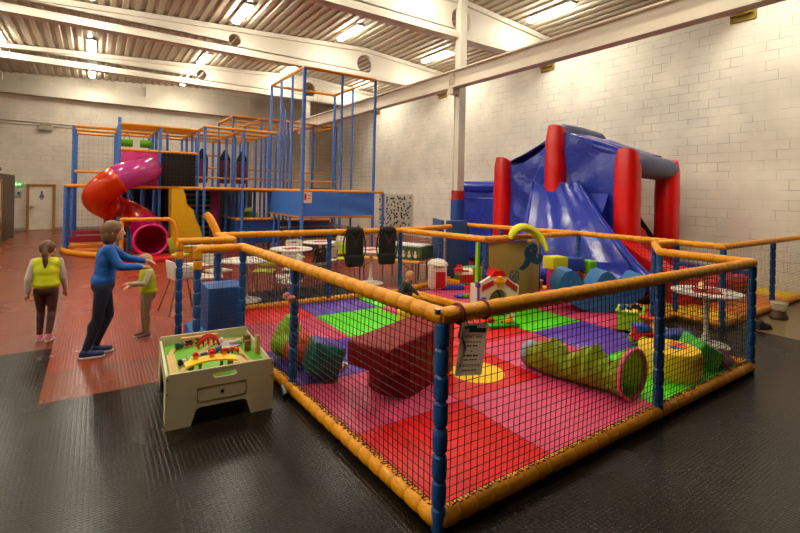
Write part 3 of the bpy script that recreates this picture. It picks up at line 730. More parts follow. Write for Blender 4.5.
# moon and elephant on the cross rail
t = thing('toy_moon', 'yellow curved foam banana shape hooked over orange rail', 'toy', (6.5, 5.35, 1.3))
mb = MB(); pts = [V((6.18 + .33 * math.cos(a), 5.33 - .2 * (1 - math.sin(a)) * (1 if a < 1.57 else .1), 1.2 + .26 * math.sin(a) * (1 if a > 0 else 1.0))) for a in [R(165 - 200 * i / 16) for i in range(17)]]
mb.tube(pts, [.03 + .075 * math.sin(PI * (i + .6) / 17.2) for i in range(17)], 12, flat=.7); mb.build('banana', mat('foam yellow', 'd6d41e', .6), t)
t = thing('elephant_board', 'blue elephant-head cut-out hanging at right end of tan board', 'toy', (6.2, 5.15, 1))
Me = Matrix.Translation((6.2, 5.13, 1.0)) @ Matrix.Scale(.78, 4) @ Matrix.Rotation(R(-30), 4, 'Z') @ Matrix.Rotation(R(90), 4, 'X')
ol = [(-.26, -.3), (-.2, -.33), (-.1, -.26), (-.02, -.14), (.04, -.16), (.12, -.2), (.2, -.17), (.24, -.06), (.2, .04), (.15, .02), (.16, -.06), (.12, -.1), (.09, -.02), (.12, .1), (.1, .22), (.02, .27), (-.06, .22), (-.11, .18), (-.15, .06), (-.13, -.1), (-.18, -.22)]
plate('head', ol, [], .06, Me, mat('elephant blue', '183a5a', .5), t, .012)
mb = MB(); mb.ell((-.02, .1, .03), (.022, .022, .012), mtx=Me); mb.build('eye', RED, t)
mb = MB(); mb.ell((-.05, .3, .0), (.05, .03, .03), mtx=Me); mb.build('hat', mat('toy amber', 'e8a51c', .4), t)
# foam block pile
FB = lambda n, c: mat('foam ' + n, c, .5, vary=.06, wrinkle=.12, bscale=5)
def block(lab, c, d, m, rz=0., name='foam_block', letter=None):
    mb = MB(); mb.box((0, 0, d[2] / 2), d, bev=.025, seg=3); o = mb.build(name, m); o.location = c; o.rotation_euler = (0, 0, rz); tag(o, lab, 'foam block')
    if letter:
        lt = textm('letter', letter, d[2] * .75, Matrix.Translation((0, -d[1] / 2 - .001, d[2] * .5)) @ Matrix.Rotation(R(90), 4, 'X'), BLACK, None, .002); lt.parent = o
    return o
block('magenta foam cube marked 0 under the yellow block', (7.37, 5.47, .052), (.3, .3, .58), FB('magenta', 'b3245a'), R(-22), letter='0')
block('yellow foam block on top of pile, leftmost', (7.3, 5.47, .633), (.36, .3, .24), FB('yellow', 'e2b21c'), R(-12))
block('flat dark pink foam slab at foot of the block pile', (7.0, 5.42, .052), (.34, .26, .2), FB('rose', 'b8274f'), R(-22))
block('dark maroon foam block under the blue block', (7.66, 5.36, .052), (.26, .3, .54), FB('maroon', '7d1f3c'), R(-22))
block('blue foam block lying on top of pile, in the middle', (7.66, 5.36, .593), (.36, .28, .25), FB('blue', '31469c'), R(-25))
block('lime foam block at right end on top of pile', (7.93, 5.2, .533), (.2, .28, .26), FB('lime', '78b41e'), R(-8))
block('orange foam block with dark letters, right of the pile', (7.9, 5.2, .052), (.24, .32, .48), FB('orange', 'd3772a'), R(-22), letter='H')
# yellow rubble of small toys left of pile
t = thing('toy_kitchen', 'small cream toy shelf with fruit picture behind the yellow toy', 'toy', (6.78, 5.15, .05)); tk = t
mb = MB(); mb.box((6.78, 5.15, .2), (.28, .2, .3), rz=-.3, bev=.02); mb.build('cabinet', mat('toy tan', 'c79a6a', .5), t)
mb = MB(); mb.box((6.78, 5.15, .365), (.3, .22, .03), rz=-.3, bev=.01); mb.build('top', CW, t)
mb = MB(); mb.ell((6.75, 5.13, .382), (.04, .03, .012)); mb.ell((6.84, 5.13, .382), (.03, .02, .012)); mb.build('fruit', RED, t)
t = thing('ride_on_toy', 'yellow ride-on digger toy left of the foam blocks', 'toy', (6.6, 4.92, .05)); td = t
mb = MB(); mb.box((6.6, 4.92, .14), (.32, .2, .1), rz=-.3, bev=.03); mb.tube([(6.48, 4.95, .16), (6.55, 4.93, .26), (6.68, 4.9, .25), (6.75, 4.88, .18)], .04, 8); mb.ell((6.62, 4.92, .26), (.06, .06, .05)); mb.build('body', YELLOW, t)
for dx, dy in ((-.12, -.08), (.12, -.14), (-.06, .1), (.16, .03)):
    mb = MB(); mb.cyl((6.6 + dx, 4.9 + dy - .015, .112), (6.6 + dx, 4.9 + dy + .015, .112), .06, n=14); mb.build('wheel', BLUEP, t)

tk.location = (7.15, 5.85, .05); td.location = (6.98, 5.72, .05)
# blue rocking boat
t = thing('foam_rocker', 'large blue foam rocking boat with raised rounded ends behind lime mat', 'rocker', (7.38, 4.6, .05))
RB = mat('rocker blue', '2f6a9e', .5, vary=.08, wrinkle=.15, bscale=4)
Mr = Matrix.Translation((7.29, 4.62, .052)) @ Matrix.Rotation(R(-34), 4, 'Z') @ Matrix.Diagonal((.93, .93, 1, 1)) @ Matrix.Rotation(R(90), 4, 'X')
def rock(mb, w, d):
    bot = [(-.78 + 1.56 * i / 16, .3 * abs((-.78 + 1.56 * i / 16) / .78) ** 2.2) for i in range(17)]
    top = [(.82, .46), (.82, .58), (.76, .66), (.68, .64), (.58, .5), (.5, .42), (.4, .42), (.3, .54), (.2, .66), (.1, .7), (0, .66), (-.08, .54), (-.16, .42), (-.26, .42), (-.36, .54), (-.44, .66), (-.54, .71), (-.66, .68), (-.74, .58), (-.8, .44)]
    mb.prism([(x, y) for x, y in bot + top], w, Mr @ Matrix.Translation((0, 0, d)))
mb = MB(); rock(mb, .5, 0); bmesh.ops.bevel(mb.bm, geom=[e for e in mb.bm.edges if e.calc_face_angle(0) > 1.2], offset=.02, segments=2, affect='EDGES'); mb.build('body', RB, t)
for sx in (-.56, .1, .66):
    mb = MB(); mb.cyl(Mr @ V((sx, .5, .252)), Mr @ V((sx, .5, .3)), .025, n=14); mb.build('hand_peg', RB, t)
# crate of toys
t = thing('toy_crate', 'lime plastic crate filled with small toys behind the toy truck', 'crate', (6.65, 3.62, .05))
LC = mat('crate lime', '9fc43a', .4)
M4 = Matrix.Translation((6.76, 3.7, .052)) @ Matrix.Rotation(R(25), 4, 'Z')
mb = MB(); w, d, h = .44, .32, .27
for c, s in (((0, -d / 2, h / 2), (w, .02, h)), ((0, d / 2, h / 2), (w, .02, h)), ((-w / 2, 0, h / 2), (.02, d, h)), ((w / 2, 0, h / 2), (.02, d, h)), ((0, 0, .01), (w, d, .02))): mb.box(c, s, mtx=M4)
mb.build('tub', LC, t)
mb = MB(); 
for c, s in (((0, -d / 2 - .01, h), (w + .06, .045, .03)), ((0, d / 2 + .01, h), (w + .06, .045, .03)), ((-w / 2 - .01, 0, h), (.045, d, .03)), ((w / 2 + .01, 0, h), (.045, d, .03))): mb.box(c, s, mtx=M4, bev=.008)
mb.build('rim', LC, t)
for k in range(11):
    p = M4 @ V((random.uniform(-.16, .16), random.uniform(-.1, .1), .2 + .06 * (k % 3)))
    mb = MB(); cc = (RED, WHITE, BLACK, RED, YELLOW, BLUEP)[k % 6]
    mb.box(p, (.12, .06, .05), rz=random.uniform(0, 3), ry=random.uniform(-.5, .5), bev=.012); mb.cyl(p + V((.04, -.03, -.02)), p + V((.04, .03, -.02)), .02); mb.cyl(p + V((-.04, -.03, -.02)), p + V((-.04, .03, -.02)), .02)
    tag(mb.build('toy_car', cc), 'small toy car heaped in the lime crate, ' + ['red, lowest layer', 'white, by the left end', 'black, near top', 'red, at right end', 'yellow, in the middle', 'blue, at back', 'red, on top', 'white, on top', 'black, half buried', 'red, at front', 'yellow, at the rim'][k], 'toy car', 'toy cars in the lime crate')
# toy truck
t = thing('toy_truck', 'red and yellow toy truck with lime wheels behind middle front post', 'toy truck', (6.05, 3.12, .05))
M5 = Matrix.Translation((6.1, 3.06, .052)) @ Matrix.Rotation(R(-33), 4, 'Z')
mb = MB(); mb.box((0, 0, .13), (.46, .2, .09), mtx=M5, bev=.02); mb.box((.0, 0, .19), (.42, .22, .03), mtx=M5, bev=.01); mb.build('chassis', RED, t)
mb = MB(); mb.box((-.14, 0, .25), (.18, .18, .1), mtx=M5, bev=.02); mb.build('cab', BLUEP, t)
mb = MB(); mb.box((.1, 0, .23), (.24, .2, .06), mtx=M5, bev=.012); mb.build('load_bed', YELLOW, t)
mb = MB(); mb.lathe([(.05, 0), (.09, .03), (.1, .06), (.03, .05)], M5 @ V((-.02, .06, .32)), 14); mb.cyl(M5 @ V((-.02, .06, .2)), M5 @ V((-.02, .06, .33)), .03); mb.build('funnel', mat('toy orange', 'd9541e', .4), t)
for dx in (-.15, .14):
    for dy in (-.115, .115):
        mb = MB(); mb.cyl(M5 @ V((dx, dy - .025, .085)), M5 @ V((dx, dy + .025, .085)), .083, n=20); w = mb.build('wheel', LIME, t)
        mb = MB(); mb.cyl(M5 @ V((dx, dy - .03, .085)), M5 @ V((dx, dy + .03, .085)), .045, n=16); mb.build('hub', BLACK, w)
mb = MB(); mb.cyl(M5 @ V((-.24, -.03, .25)), M5 @ V((-.21, -.03, .25)), .04); mb.build('headlight', RED, t)
# yellow drum, green wedge, blue box
t = thing('foam_drum', 'big yellow foam drum with red and blue picture at front right corner', 'foam drum', (5.2, 2.55, .05))
mb = MB(); mb.lathe([(0, 0), (.3, 0), (.31, .02), (.318, .06), (.318, .24), (.31, .28), (.3, .3), (0, .3)], (5.36, 2.49, .052), 40); mb.build('drum', FB('sand yellow', 'dfb83a'), t)
mb = MB(); mb.prism([(-.12, -.08), (.12, -.06), (.08, .1), (-.06, .08)], .004, Matrix.Translation((5.5, 2.45, .354)) @ Matrix.Rotation(.4, 4, 'Z')); mb.build('red_patch', mat('toy orange', 'd9541e', .4), t)
mb = MB(); mb.prism([(-.1, -.04), (.02, -.09), (.0, .08)], .005, Matrix.Translation((5.4, 2.46, .354))); mb.build('blue_patch', BLUEP, t)
block('dark blue foam box behind the green wedge at right corner', (6.08, 2.75, .052), (.42, .26, .3), FB('navy', '2c3c78'), R(-20))
mb = MB(); mb.box((0, 0, 0), (.36, .32, .22), bev=.025, seg=3); o = mb.build('foam_block', FB('grass green', '3c9a24')); o.rotation_euler = (R(12), R(28), R(-20)); o.location = (5.86, 2.38, .25); tag(o, 'bright green foam block tipped against the yellow drum', 'foam block')
mb = MB(); mb.ell((0, 0, .06), (.3, .2, .07)); mb.ell((.15, .05, .09), (.14, .12, .08)); mb.ell((-.16, -.03, .08), (.14, .13, .08)); o = mb.blob('blanket', mat('plum blanket', '5a2348', .8, wrinkle=.5, bscale=10), None, .012, 3); o.location = (6.12, 2.3, .053); o.scale = (.75, .75, 1); o.rotation_euler = (0, 0, -.15); tag(o, 'crumpled plum blanket in corner under green foam block', 'blanket')
mb = MB(); mb.lathe([(0, 0), (.13, 0), (.15, .34), (.13, .36), (.12, .3), (0, .3)], (0, 0, 0), 24); o = mb.build('bucket', FB('yellow', 'e2b21c')); o.location = (3.62, 5.1, .052); tag(o, 'yellow round tub just behind the red foam bench', 'tub')

# toddler corner toys
t = thing('toy_silo', 'white toy barn silo with domed top and pink doors by café fence', 'toy silo', (5.98, 7.42, .05))
c = V((5.93, 7.33, .052))
mb = MB(); mb.box(c + V((0, 0, .24)), (.34, .34, .48), rz=-.5, bev=.03); mb.build('tower', CW, t)
mb = MB(); mb.lathe([(.21, 0), (.22, .02), (.2, .07), (.14, .12), (.05, .14), (0, .14)], c + V((0, 0, .47)), 8); mb.build('dome', CW, t)
mb = MB(); mb.box(c + V((-.05, -.165, .2)), (.2, .05, .34), rz=-.5, bev=.01); mb.build('door', mat('toy crimson', 'b3242a', .4), t)
t = thing('toy_pirate_ship', 'blue toy ship playset with striped mast figures in front of silo', 'toy ship', (6.14, 7.2, .05)); sh0 = t
mb = MB(); mb.box((6.02, 6.72, .1), (.5, .24, .1), rz=-.5, bev=.03); mb.box((5.84, 6.8, .19), (.1, .22, .12), rz=-.5, bev=.02); mb.build('hull', BLUEP, t)
mb = MB(); mb.box((6.0, 6.73, .2), (.34, .18, .1), rz=-.5, bev=.02); mb.box((5.9, 6.78, .27), (.2, .06, .06), rz=-.5); mb.build('deck', mat('toy amber', 'e8a51c', .4), t)
mb = MB(); mb.box((6.14, 6.66, .3), (.14, .14, .1), rz=-.5, bev=.02); mb.build('cabin', mat('toy olive', '5b6b2c', .5), t)
mb = MB(); mb.cyl((6.14, 6.66, .36), (6.14, 6.66, .44), .08, n=14); mb.build('barrel', mat('toy tan', 'c79a6a', .5), t)
mb = MB(); mb.lathe([(.1, 0), (.09, .05), (.0, .07)], (6.14, 6.66, .43), 14); mb.build('roof', RED, t); t.location = (6.14 + .14, 7.2 + .42, .05)
t = thing('toy_barn', 'small crimson toy barn with white curved roof', 'toy barn', (6.6, 7.1, .05))
Mb = Matrix.Translation((6.8, 7.45, .052)) @ Matrix.Scale(.85, 4) @ Matrix.Rotation(R(-30), 4, 'Z')
mb = MB(); mb.box((0, 0, .12), (.42, .28, .24), mtx=Mb, bev=.02); mb.prism([(-.14, 0), (.14, 0), (.1, .1), (0, .14), (-.1, .1)], .4, Mb @ Matrix.Translation((0, 0, .24)) @ Matrix.Rotation(R(90), 4, 'Z') @ Matrix.Rotation(R(90), 4, 'X')); mb.build('walls', mat('toy crimson', 'b3242a', .4), t)
mb = MB(); mb.grid(lambda u, v: Mb @ V((-.23 + .4 * u, .17 * math.cos(PI * v), .25 + .15 * math.sin(PI * v))), 2, 10, .02); mb.build('roof', CW, t)
mb = MB(); mb.box((-.02, -.13, .33), (.2, .04, .07), rz=0, mtx=Mb @ Matrix.Translation((0, 0, 0)), bev=.008); mb.build('sign', mat('toy crimson', 'b3242a', .4), t)
mb = MB(); mb.box((0, 0, .015), (.5, .36, .03), mtx=Mb); mb.build('base', mat('toy leaf green', '3fa531', .4), t)
mb = MB(); mb.cyl(Mb @ V((-.16, .02, .38)), Mb @ V((-.16, .02, .47)), .06); mb.build('chimney', RED, t)
t = thing('toy_box', 'lime green toy box with blue lid insert right of the toy barn', 'toy box', (7.15, 7.2, .05))
Mg = Matrix.Translation((7.2, 7.66, .052)) @ Matrix.Rotation(R(-10), 4, 'Z') @ Matrix.Scale(.8, 4)
mb = MB(); mb.box((0, 0, .18), (.56, .36, .36), mtx=Mg, bev=.03); mb.box((0, 0, .36), (.6, .4, .05), mtx=Mg, bev=.015); mb.build('body', LC, t)
mb = MB(); mb.box((.1, 0, .392), (.3, .24, .02), mtx=Mg, bev=.006); mb.build('lid_insert', mat('toy cyan', '3fa3c4', .4), t)
t = thing('toy_plane', 'tiny blue and green toy plane lying on pink mat in toddler corner', 'toy', (5.95, 6.4, .05))
mb = MB(); mb.ell((5.75, 6.42, .09), (.13, .04, .035), rz=-.6); mb.box((5.76, 6.42, .1), (.06, .24, .02), rz=-.6, bev=.005); mb.build('body', BLUEP, t)
mb = MB(); mb.ell((5.85, 6.36, .09), (.07, .05, .045)); mb.build('nose', GREEN, t)
# low divider bolsters
for a, b, lab in (((5.06, 7.25, .11), (5.27, 5.55, .11), 'low orange bolster dividing lime mats from toddler corner'),):
    mb = MB(); mb.pad(a, b, .055, .14); tag(mb.build('bolster', ORANGE), lab, 'bolster')

# blue step and cube inside the entrance gap
mb = MB(); mb.box((1.36, 6.3, .1), (.66, .78, .2), bev=.03, seg=3); o = mb.build('foam_step', mat('step blue', '2f5d9c', .45, vary=.08, wrinkle=.15, bscale=4)); tag(o, 'blue foam step inside the entrance gap under blue cube', 'foam step')
mb = MB(); mb.box((0, 0, .28), (.46, .5, .56), bev=.02, seg=2); o = mb.build('foam_block', mat('cube blue', '32558f', .45, vary=.1, wrinkle=.15, bscale=4)); o.location = (1.42, 6.22, .203); tag(o, 'tall blue foam cube standing on step behind the entrance fence', 'foam block')
# black seats hung on the café fence
def hang(lab, x, y, tilt):
    t = thing('hanging_seat', lab, 'baby seat', (0, 0, 0), None)
    mb = MB()
    def sh(u, v):
        w = .17 * (1 - .18 * (2 * v - 1) ** 2 * (1 if v > .5 else .3)); z = .1 - .82 * v
        return V(((2 * u - 1) * w, -.1 - .05 * math.sin(PI * v) - .03 * math.cos(PI * (u - .5)), z))
    mb.box((0, -.125, -.33), (.36, .13, .84), bev=.06, seg=4); mb.box((0, -.17, -.6), (.33, .12, .24), bev=.05, seg=3); mb.ell((0, -.15, .02), (.16, .07, .1)); mb.build('shell', BLACKF, t)
    mb = MB()
    for s in (-1, 1):
        mb.tube([(s * .1, -.13, .1), (s * .1, -.03, .14), (s * .1, .06, .06), (s * .1, .062, -.05)], .018, 6)
        mb.tube([(s * .17, -.12, .02), (s * .22, -.11, -.2), (s * .23, -.12, -.42), (s * .18, -.13, -.6), (s * .17, -.14, -.66)], .014, 6)
    mb.build('strap', BLACK, t)
    mb = MB(); mb.box((0, -.21, -.25), (.05, .02, .12), bev=.005); mb.tube([(-.1, -.19, -.02), (-.02, -.205, -.2), (0, -.21, -.3), (.02, -.205, -.2), (.1, -.19, -.02)], .012, 6); mb.build('harness', mat('charcoal webbing', '2b2824', .8), t)
    t.location = (x, y, RH); t.rotation_euler = (0, tilt, R(-12)); t.scale = (.92, .92, .84); return t
hang('left of two black padded baby seats hung over café fence', 3.95, 7.37, 0)
hang('right of two black padded baby seats hung over café fence', 4.64, 7.34, R(1))
# ---------------------------------------------------------------- big climbing frame
FNET = mat('frame netting', '2a2a26', .8, vary=0)
cf = thing('climbing_frame', 'two-storey blue and orange climbing frame at back of hall', 'climbing frame', (2.5, 17, 0))
def post(x, y, z1, z0=0, r=.048, par=None):
    mb = MB(); mb.pad((x, y, z0), (x, y, z1), r, .22, 8, .88); return mb.build('post', BLUEF, par or cf)
def rail(a, b, r=.045, par=None, nm='rail'):
    mb = MB(); mb.pad(a, b, r, .22, 8, .9); return mb.build(nm, ORANF, par or cf)
TZ = 4.05
# front row and depth rows
gx1 = [.62, 1.78, 2.95]
for x in gx1:
    for y in (17.0, 18.2, 19.4, 20.6): post(x, y, TZ if (x, y) != (.62, 17.0) else 4.25)
for x in (2.95, 4.17, 5.3):
    for y in (15.8,): post(x, y, TZ)
for x in (4.17, 5.3):
    for y in (17.0, 18.2, 19.4, 20.6): post(x, y, TZ)
post(-.6, 18.2, 4.0); post(-.6, 19.4, 4.0); post(-.6, 20.6, 4.0); post(-.74, 17.0, 2.03)
for y in (17.0, 17.3, 17.6, 17.9, 18.2, 19.4, 20.6): rail((.62, y, TZ), (2.95, y, TZ))
for x in gx1: rail((x, 17.0, TZ), (x, 20.6, TZ))
for y in (15.8, 17.0, 18.2, 19.4, 20.6): rail((2.95, y, TZ), (5.3, y, TZ))
for x in (2.95, 4.17, 5.3): rail((x, 15.8, TZ), (x, 20.6, TZ))
for y in (18.2, 19.4, 20.6): rail((-.6, y, 3.98), (.62, y, 3.98))
rail((-.6, 18.2, 3.98), (-.6, 20.6, 3.98)); rail((-.6, 18.2, 2.5), (.62, 18.2, 2.5))
mb = MB(); mb.box((.0, 18.8, 2.52), (1.2, 1.1, .05)); mb.build('deck', mat('deck lime', '7fb031', .5), cf)
# higher bay at the back
HZ = 5.0
for x in (4.6, 5.75, 6.9, 8.05, 9.2):
    for y in (19.0, 21.6): post(x, y, HZ, 0, .045)
    rail((x, 19.0, HZ), (x, 21.6, HZ))
rail((4.6, 19.0, HZ), (9.2, 19.0, HZ)); rail((4.6, 21.6, HZ), (9.2, 21.6, HZ)); rail((4.6, 20.3, HZ), (9.2, 20.3, HZ), .035)
# first floor line and decks
fz = 2.03
rail((-.74, 17.0, fz), (1.78, 17.0, fz), .055); rail((1.78, 17.0, fz), (2.95, 15.8, fz), .05); rail((2.95, 15.8, fz), (5.22, 15.8, fz), .055)
rail((-.74, 17.0, fz), (-.74, 20.6, fz), .05)
mb = MB(); mb.box((2.4, 18.9, 1.97), (3.4, 3.6, .06)); mb.box((4.2, 16.5, 1.97), (2.3, 1.3, .06)); mb.build('deck', mat('deck grey', '5a5148', .6), cf)
rail((2.95, 18.6, 2.45), (9.2, 18.6, 2.45), .04); rail((3.0, 20.3, 2.9), (9.2, 20.3, 2.9), .04)
rail((3.6, 20.6, 3.45), (4.6, 20.6, 3.45), .04); rail((1.78, 16.98, 3.22), (2.95, 16.98, 3.22), .05)
# pink slide panel, black webbing, rollers
mb = MB(); mb.box((1.2, 17.0, 2.6), (1.06, .05, 1.18), bev=.01); mb.build('slide_panel', PINK, cf)
rail((.66, 16.98, 3.22), (1.74, 16.98, 3.22), .05)
wb = MB()
for i in range(9): wb.box((1.9 + i * .115, 16.9, 2.62), (.055, .02, 1.15))
for j in range(9): wb.box((2.36, 16.9, 2.12 + j * .125), (1.0, .025, .055))
wb.build('webbing_panel', BLACKF, cf)
mb = MB(); mb.box((2.36, 17.1, 2.62), (1.05, .04, 1.15)); mb.build('dark_panel', mat('dark orange board', '5b2b12', .6), cf)
for x in (.85, 1.4):
    mb = MB(); mb.cyl((x - .17, 17.6, 3.5), (x + .17, 17.6, 3.5), .13, n=14); mb.build('roller', mat('roller green', '6cb52a', .5), cf)
    mb = MB(); mb.tube([(x - .1, 17.6, 3.6), (x, 17.6, 3.85), (x + .1, 17.6, 3.6)], .012, 6); mb.build('roller_strap', BLACK, cf)
# low enclosure in front of the tube slide
post(.68, 16.95, 2.0); post(-.66, 17.1, 2.0); post(.6, 16.2, 1.1)
mb = MB(); mb.tube([(-.74, 18.2, .07), (-.78, 17.2, .07), (-.7, 16.6, .07), (-.3, 15.9, .07), (.3, 15.2, .07), (.62, 14.9, .07)], .08, 10); mb.build('floor_bumper', ORANF, cf)
mb = MB(); mb.box((0, 17.6, .1), (1.3, 1.2, .2)); mb.box((.1, 16.8, .05), (1.2, .9, .1)); mb.build('orange_steps', mat('step orange', 'c9741c', .5), cf)
mb = MB(); mb.box((0, 18.0, .3), (1.3, .1, .2)); mb.box((0, 18.1, .5), (1.2, .1, .12)); mb.build('red_step', mat('step crimson', '94273c', .5), cf)
# orange arch round the slide mouth
mb = MB(); mb.pad((.62, 14.55, 0), (.62, 14.55, 1.08), .06, .2, 10); mb.pad((.58, 14.55, 1.12), (1.82, 14.5, 1.12), .06, .2, 10); mb.tube([(1.8, 14.5, 1.12), (1.9, 14.48, 1.02), (1.98, 14.45, .8), (2.03, 14.42, 0)], .06, 10); mb.build('slide_arch', ORANF, cf)
mb = MB(); mb.box((1.35, 14.35, .05), (1.5, 1.0, .1), bev=.02); mb.build('landing_mat', mat('landing red', 'b9251c', .5), cf)
# yellow wavy slide side
mb = MB(); M = Matrix.Translation((0, 15.95, 0)) @ Matrix.Rotation(R(90), 4, 'X')
mb.prism([(1.98, 2.0), (2.3, 2.0), (2.38, 1.75), (2.42, 1.5), (2.6, 1.35), (2.68, 1.05), (2.78, .85), (2.9, .45), (3.08, .2), (3.1, 0), (1.98, 0)], .7, M); mb.build('wavy_slide', mat('slide mustard', 'd8a916', .45, wrinkle=.2, bscale=3), cf)
# climbing slats behind: alternating green and orange
for k in range(9):
    mb = MB(); mb.box((3.15, 18.1, .2 + k * .2), (1.0, .05, .07)); mb.build('slat', mat('slat green', '4f9c2f', .5) if k % 2 else ORANF, cf)
mb = MB(); mb.box((3.15, 18.3, 1.0), (1.0, .04, 1.9)); mb.build('dark_backing', mat('dark backing', '211d1a', .7), cf)
for x in (2.65, 3.15, 3.6): post(x, 17.95, 1.95, 0, .04)
# pink curtain roll and dark undercroft walls
mb = MB(); mb.tube([(3.55, 17.0, 1.95), (3.55, 17.0, 0)], .14, 12); mb.build('curtain_roll', mat('curtain magenta', '8e1f56', .6, wrinkle=.3), cf)
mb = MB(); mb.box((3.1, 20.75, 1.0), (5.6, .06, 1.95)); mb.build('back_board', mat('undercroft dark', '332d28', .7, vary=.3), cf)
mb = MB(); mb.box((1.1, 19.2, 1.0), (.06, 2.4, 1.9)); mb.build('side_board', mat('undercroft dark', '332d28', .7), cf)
for i in range(7):
    post(.72 + i * .17, 16.6 if i % 2 else 17.8, 1.95, 0, .035)
for k, (x, y) in enumerate(((3.9, 16.9), (4.5, 18.2), (4.9, 16.9), (3.3, 19.4), (5.1, 17.5), (2.2, 18.8), (3.7, 18.8))): post(x, y, TZ if k % 2 else 2.0, 0, .045)
# ball pool with blue padded walls
mb = MB(); mb.box((4.75, 16.0, .55), (1.5, .08, .8)); mb.box((4.05, 17, .55), (.08, 2.0, .8)); mb.box((6.6, 16.6, .5), (2.4, .08, .7)); mb.build('ball_pool_wall', mat('pool wall blue', '2b4f8e', .5, wrinkle=.2, bscale=3), cf)
rail((4.0, 15.95, 1.0), (5.5, 15.95, 1.0), .05); rail((5.4, 16.55, .9), (7.8, 16.55, .9), .04); rail((4.05, 18, 1.0), (4.05, 16, 1.0), .045)
mb = MB(); mb.lathe([(0, 0), (.3, .05), (.38, .5), (.3, 1.0), (.16, 1.2), (0, 1.25)], (5.0, 17.8, .1), 16); mb.build('padded_stump', mat('stump olive', '7d8a3a', .6, vary=.3, vscale=4), cf)
# nets of the upper floor
net('net', cf, (2.95, 15.8, 2.1), (2.3, 0, 0), (0, 0, 1.9), sp=.14, th=.0035, belly=0, sag=0, m=FNET)
net('net', cf, (-.6, 18.2, 2.55), (1.2, 0, 0), (0, 0, 1.4), sp=.14, th=.0035, belly=0, sag=0, m=FNET)
net('net', cf, (4.6, 19.0, 2.1), (4.6, 0, 0), (0, 0, 2.85), sp=.14, th=.0035, belly=0, sag=0, m=FNET)
net('net', cf, (-.74, 17.0, .15), (1.4, 0, 0), (0, 0, 1.8), sp=.14, th=.0035, belly=0, sag=0, m=FNET)
net('net', cf, (2.95, 15.8, TZ), (2.3, 0, 0), (0, 4.8, 0), sp=.14, th=.0035, belly=0, sag=0, m=FNET)
net('net', cf, (4.6, 19, HZ), (4.6, 0, 0), (0, 2.6, 0), sp=.14, th=.0035, belly=0, sag=0, m=FNET)
# hanging punch bags
for x, y, w in ((3.55, 19.5, 'leftmost'), (4.42, 19.5, 'middle'), (5.1, 19.5, 'rightmost')):
    t = thing('punch_bag', f'dark red punch bag hanging upstairs in climbing frame, {w} of three', 'punch bag', (x, y, 2.0), 'punch bags in the climbing frame')
    mb = MB(); mb.lathe([(0, 0), (.2, .02), (.22, .1), (.22, .95), (.0, .95)], (x, y, 2.25), 14); mb.build('bag', mat('bag maroon', '6d2a2e', .6), t)
    mb = MB(); mb.lathe([(.22, 0), (.2, .12), (.06, .42), (0, .44)], (x, y, 3.2), 14); mb.build('collar', BLACKF, t)
    mb = MB(); mb.cyl((x, y, 3.6), (x, y, 4.05), .012); mb.build('chain', CHROME, t)

# ---------------------------------------------------------------- tall netted tower
tw = thing('tall_tower', 'tall open tower of blue posts with orange top ring above blue vinyl skirt', 'climbing tower', (6.5, 14.6, 0))
X0, X1, Y0, Y1, ZT = 5.24, 7.75, 13.1, 16.2, 5.8
for x, y in ((X0, Y0), (X1, Y0), (X0, Y1), (X1, Y1)): post(x, y, ZT, 0, .062 if (x, y) == (X0, Y0) else .05, tw)
post(6.52, Y0, ZT, 0, .045, tw); post(X0, 14.1, ZT, 0, .045, tw); post(X0, 15.15, ZT, 0, .045, tw); post(X1, 14.7, ZT, 0, .04, tw); post(6.45, Y1, 5.0, 0, .04, tw); post(5.75, Y1, 5.0, 0, .04, tw)
for a, b in (((X0, Y0), (X1, Y0)), ((X1, Y0), (X1, Y1)), ((X1, Y1), (X0, Y1)), ((X0, Y1), (X0, Y0))):
    rail((*a, ZT), (*b, ZT), .05, tw); rail((*a, 2.03), (*b, 2.03), .055, tw); rail((*a, 1.22), (*b, 1.22), .045, tw)
rail((X1, Y0, 2.03), (8.15, Y0, 2.03), .05, tw); post(8.15, Y0, 2.0, 0, .045, tw)
SK = mat('skirt blue vinyl', '4674c2', .45, vary=.06, vscale=1.5)
mb = MB()
mb.grid(lambda u, v: V((X0 + (X1 - X0) * u, Y0 - .02 - .03 * math.sin(PI * v) * math.sin(2.2 * u * PI) * (u) - .02 * math.sin(9 * v + 5 * u * u) * u, 1.24 + .77 * v)), 30, 16, .02); mb.build('skirt', SK, tw)
mb = MB(); mb.grid(lambda u, v: V((X0 - .02, Y0 + 3.0 * u, 1.24 + .77 * v)), 4, 4, .02); mb.build('skirt', SK, tw)
mb = MB(); mb.box((6.5, 14.65, 1.24), (2.45, 3.0, .05)); mb.build('deck', mat('deck grey', '5a5148', .6), tw)
mb = MB(); mb.box((6.6, 14.6, 2.02), (2.0, 1.6, .1), bev=.03); mb.box((6.1, 13.4, 2.09), (.9, .2, .05)); mb.build('trampoline_pad', BLACKF, tw)
mb = MB(); mb.box((X0 + .16, Y0 - .06, 1.82), (.26, .012, .34)); o = mb.build('rules_board', mat('board white', 'ddd6cc', .5), tw)
mb = MB(); mb.box((X0 + .08, Y0 - .068, 1.84), (.07, .006, .2)); mb.box((X0 + .2, Y0 - .068, 1.88), (.1, .006, .03)); mb.box((X0 + .2, Y0 - .068, 1.8), (.1, .006, .03)); mb.build('red_print', RED, o)
for A, U in (((X0, Y0, 2.1), (X1 - X0, 0, 0)), ((X0, Y0, 2.1), (0, Y1 - Y0, 0)), ((X1, Y0, 2.1), (0, Y1 - Y0, 0)), ((X0, Y1, 2.1), (X1 - X0, 0, 0))):
    net('net', tw, A, U, (0, 0, ZT - 2.15), sp=.15, th=.003, belly=0, sag=0, m=FNET)
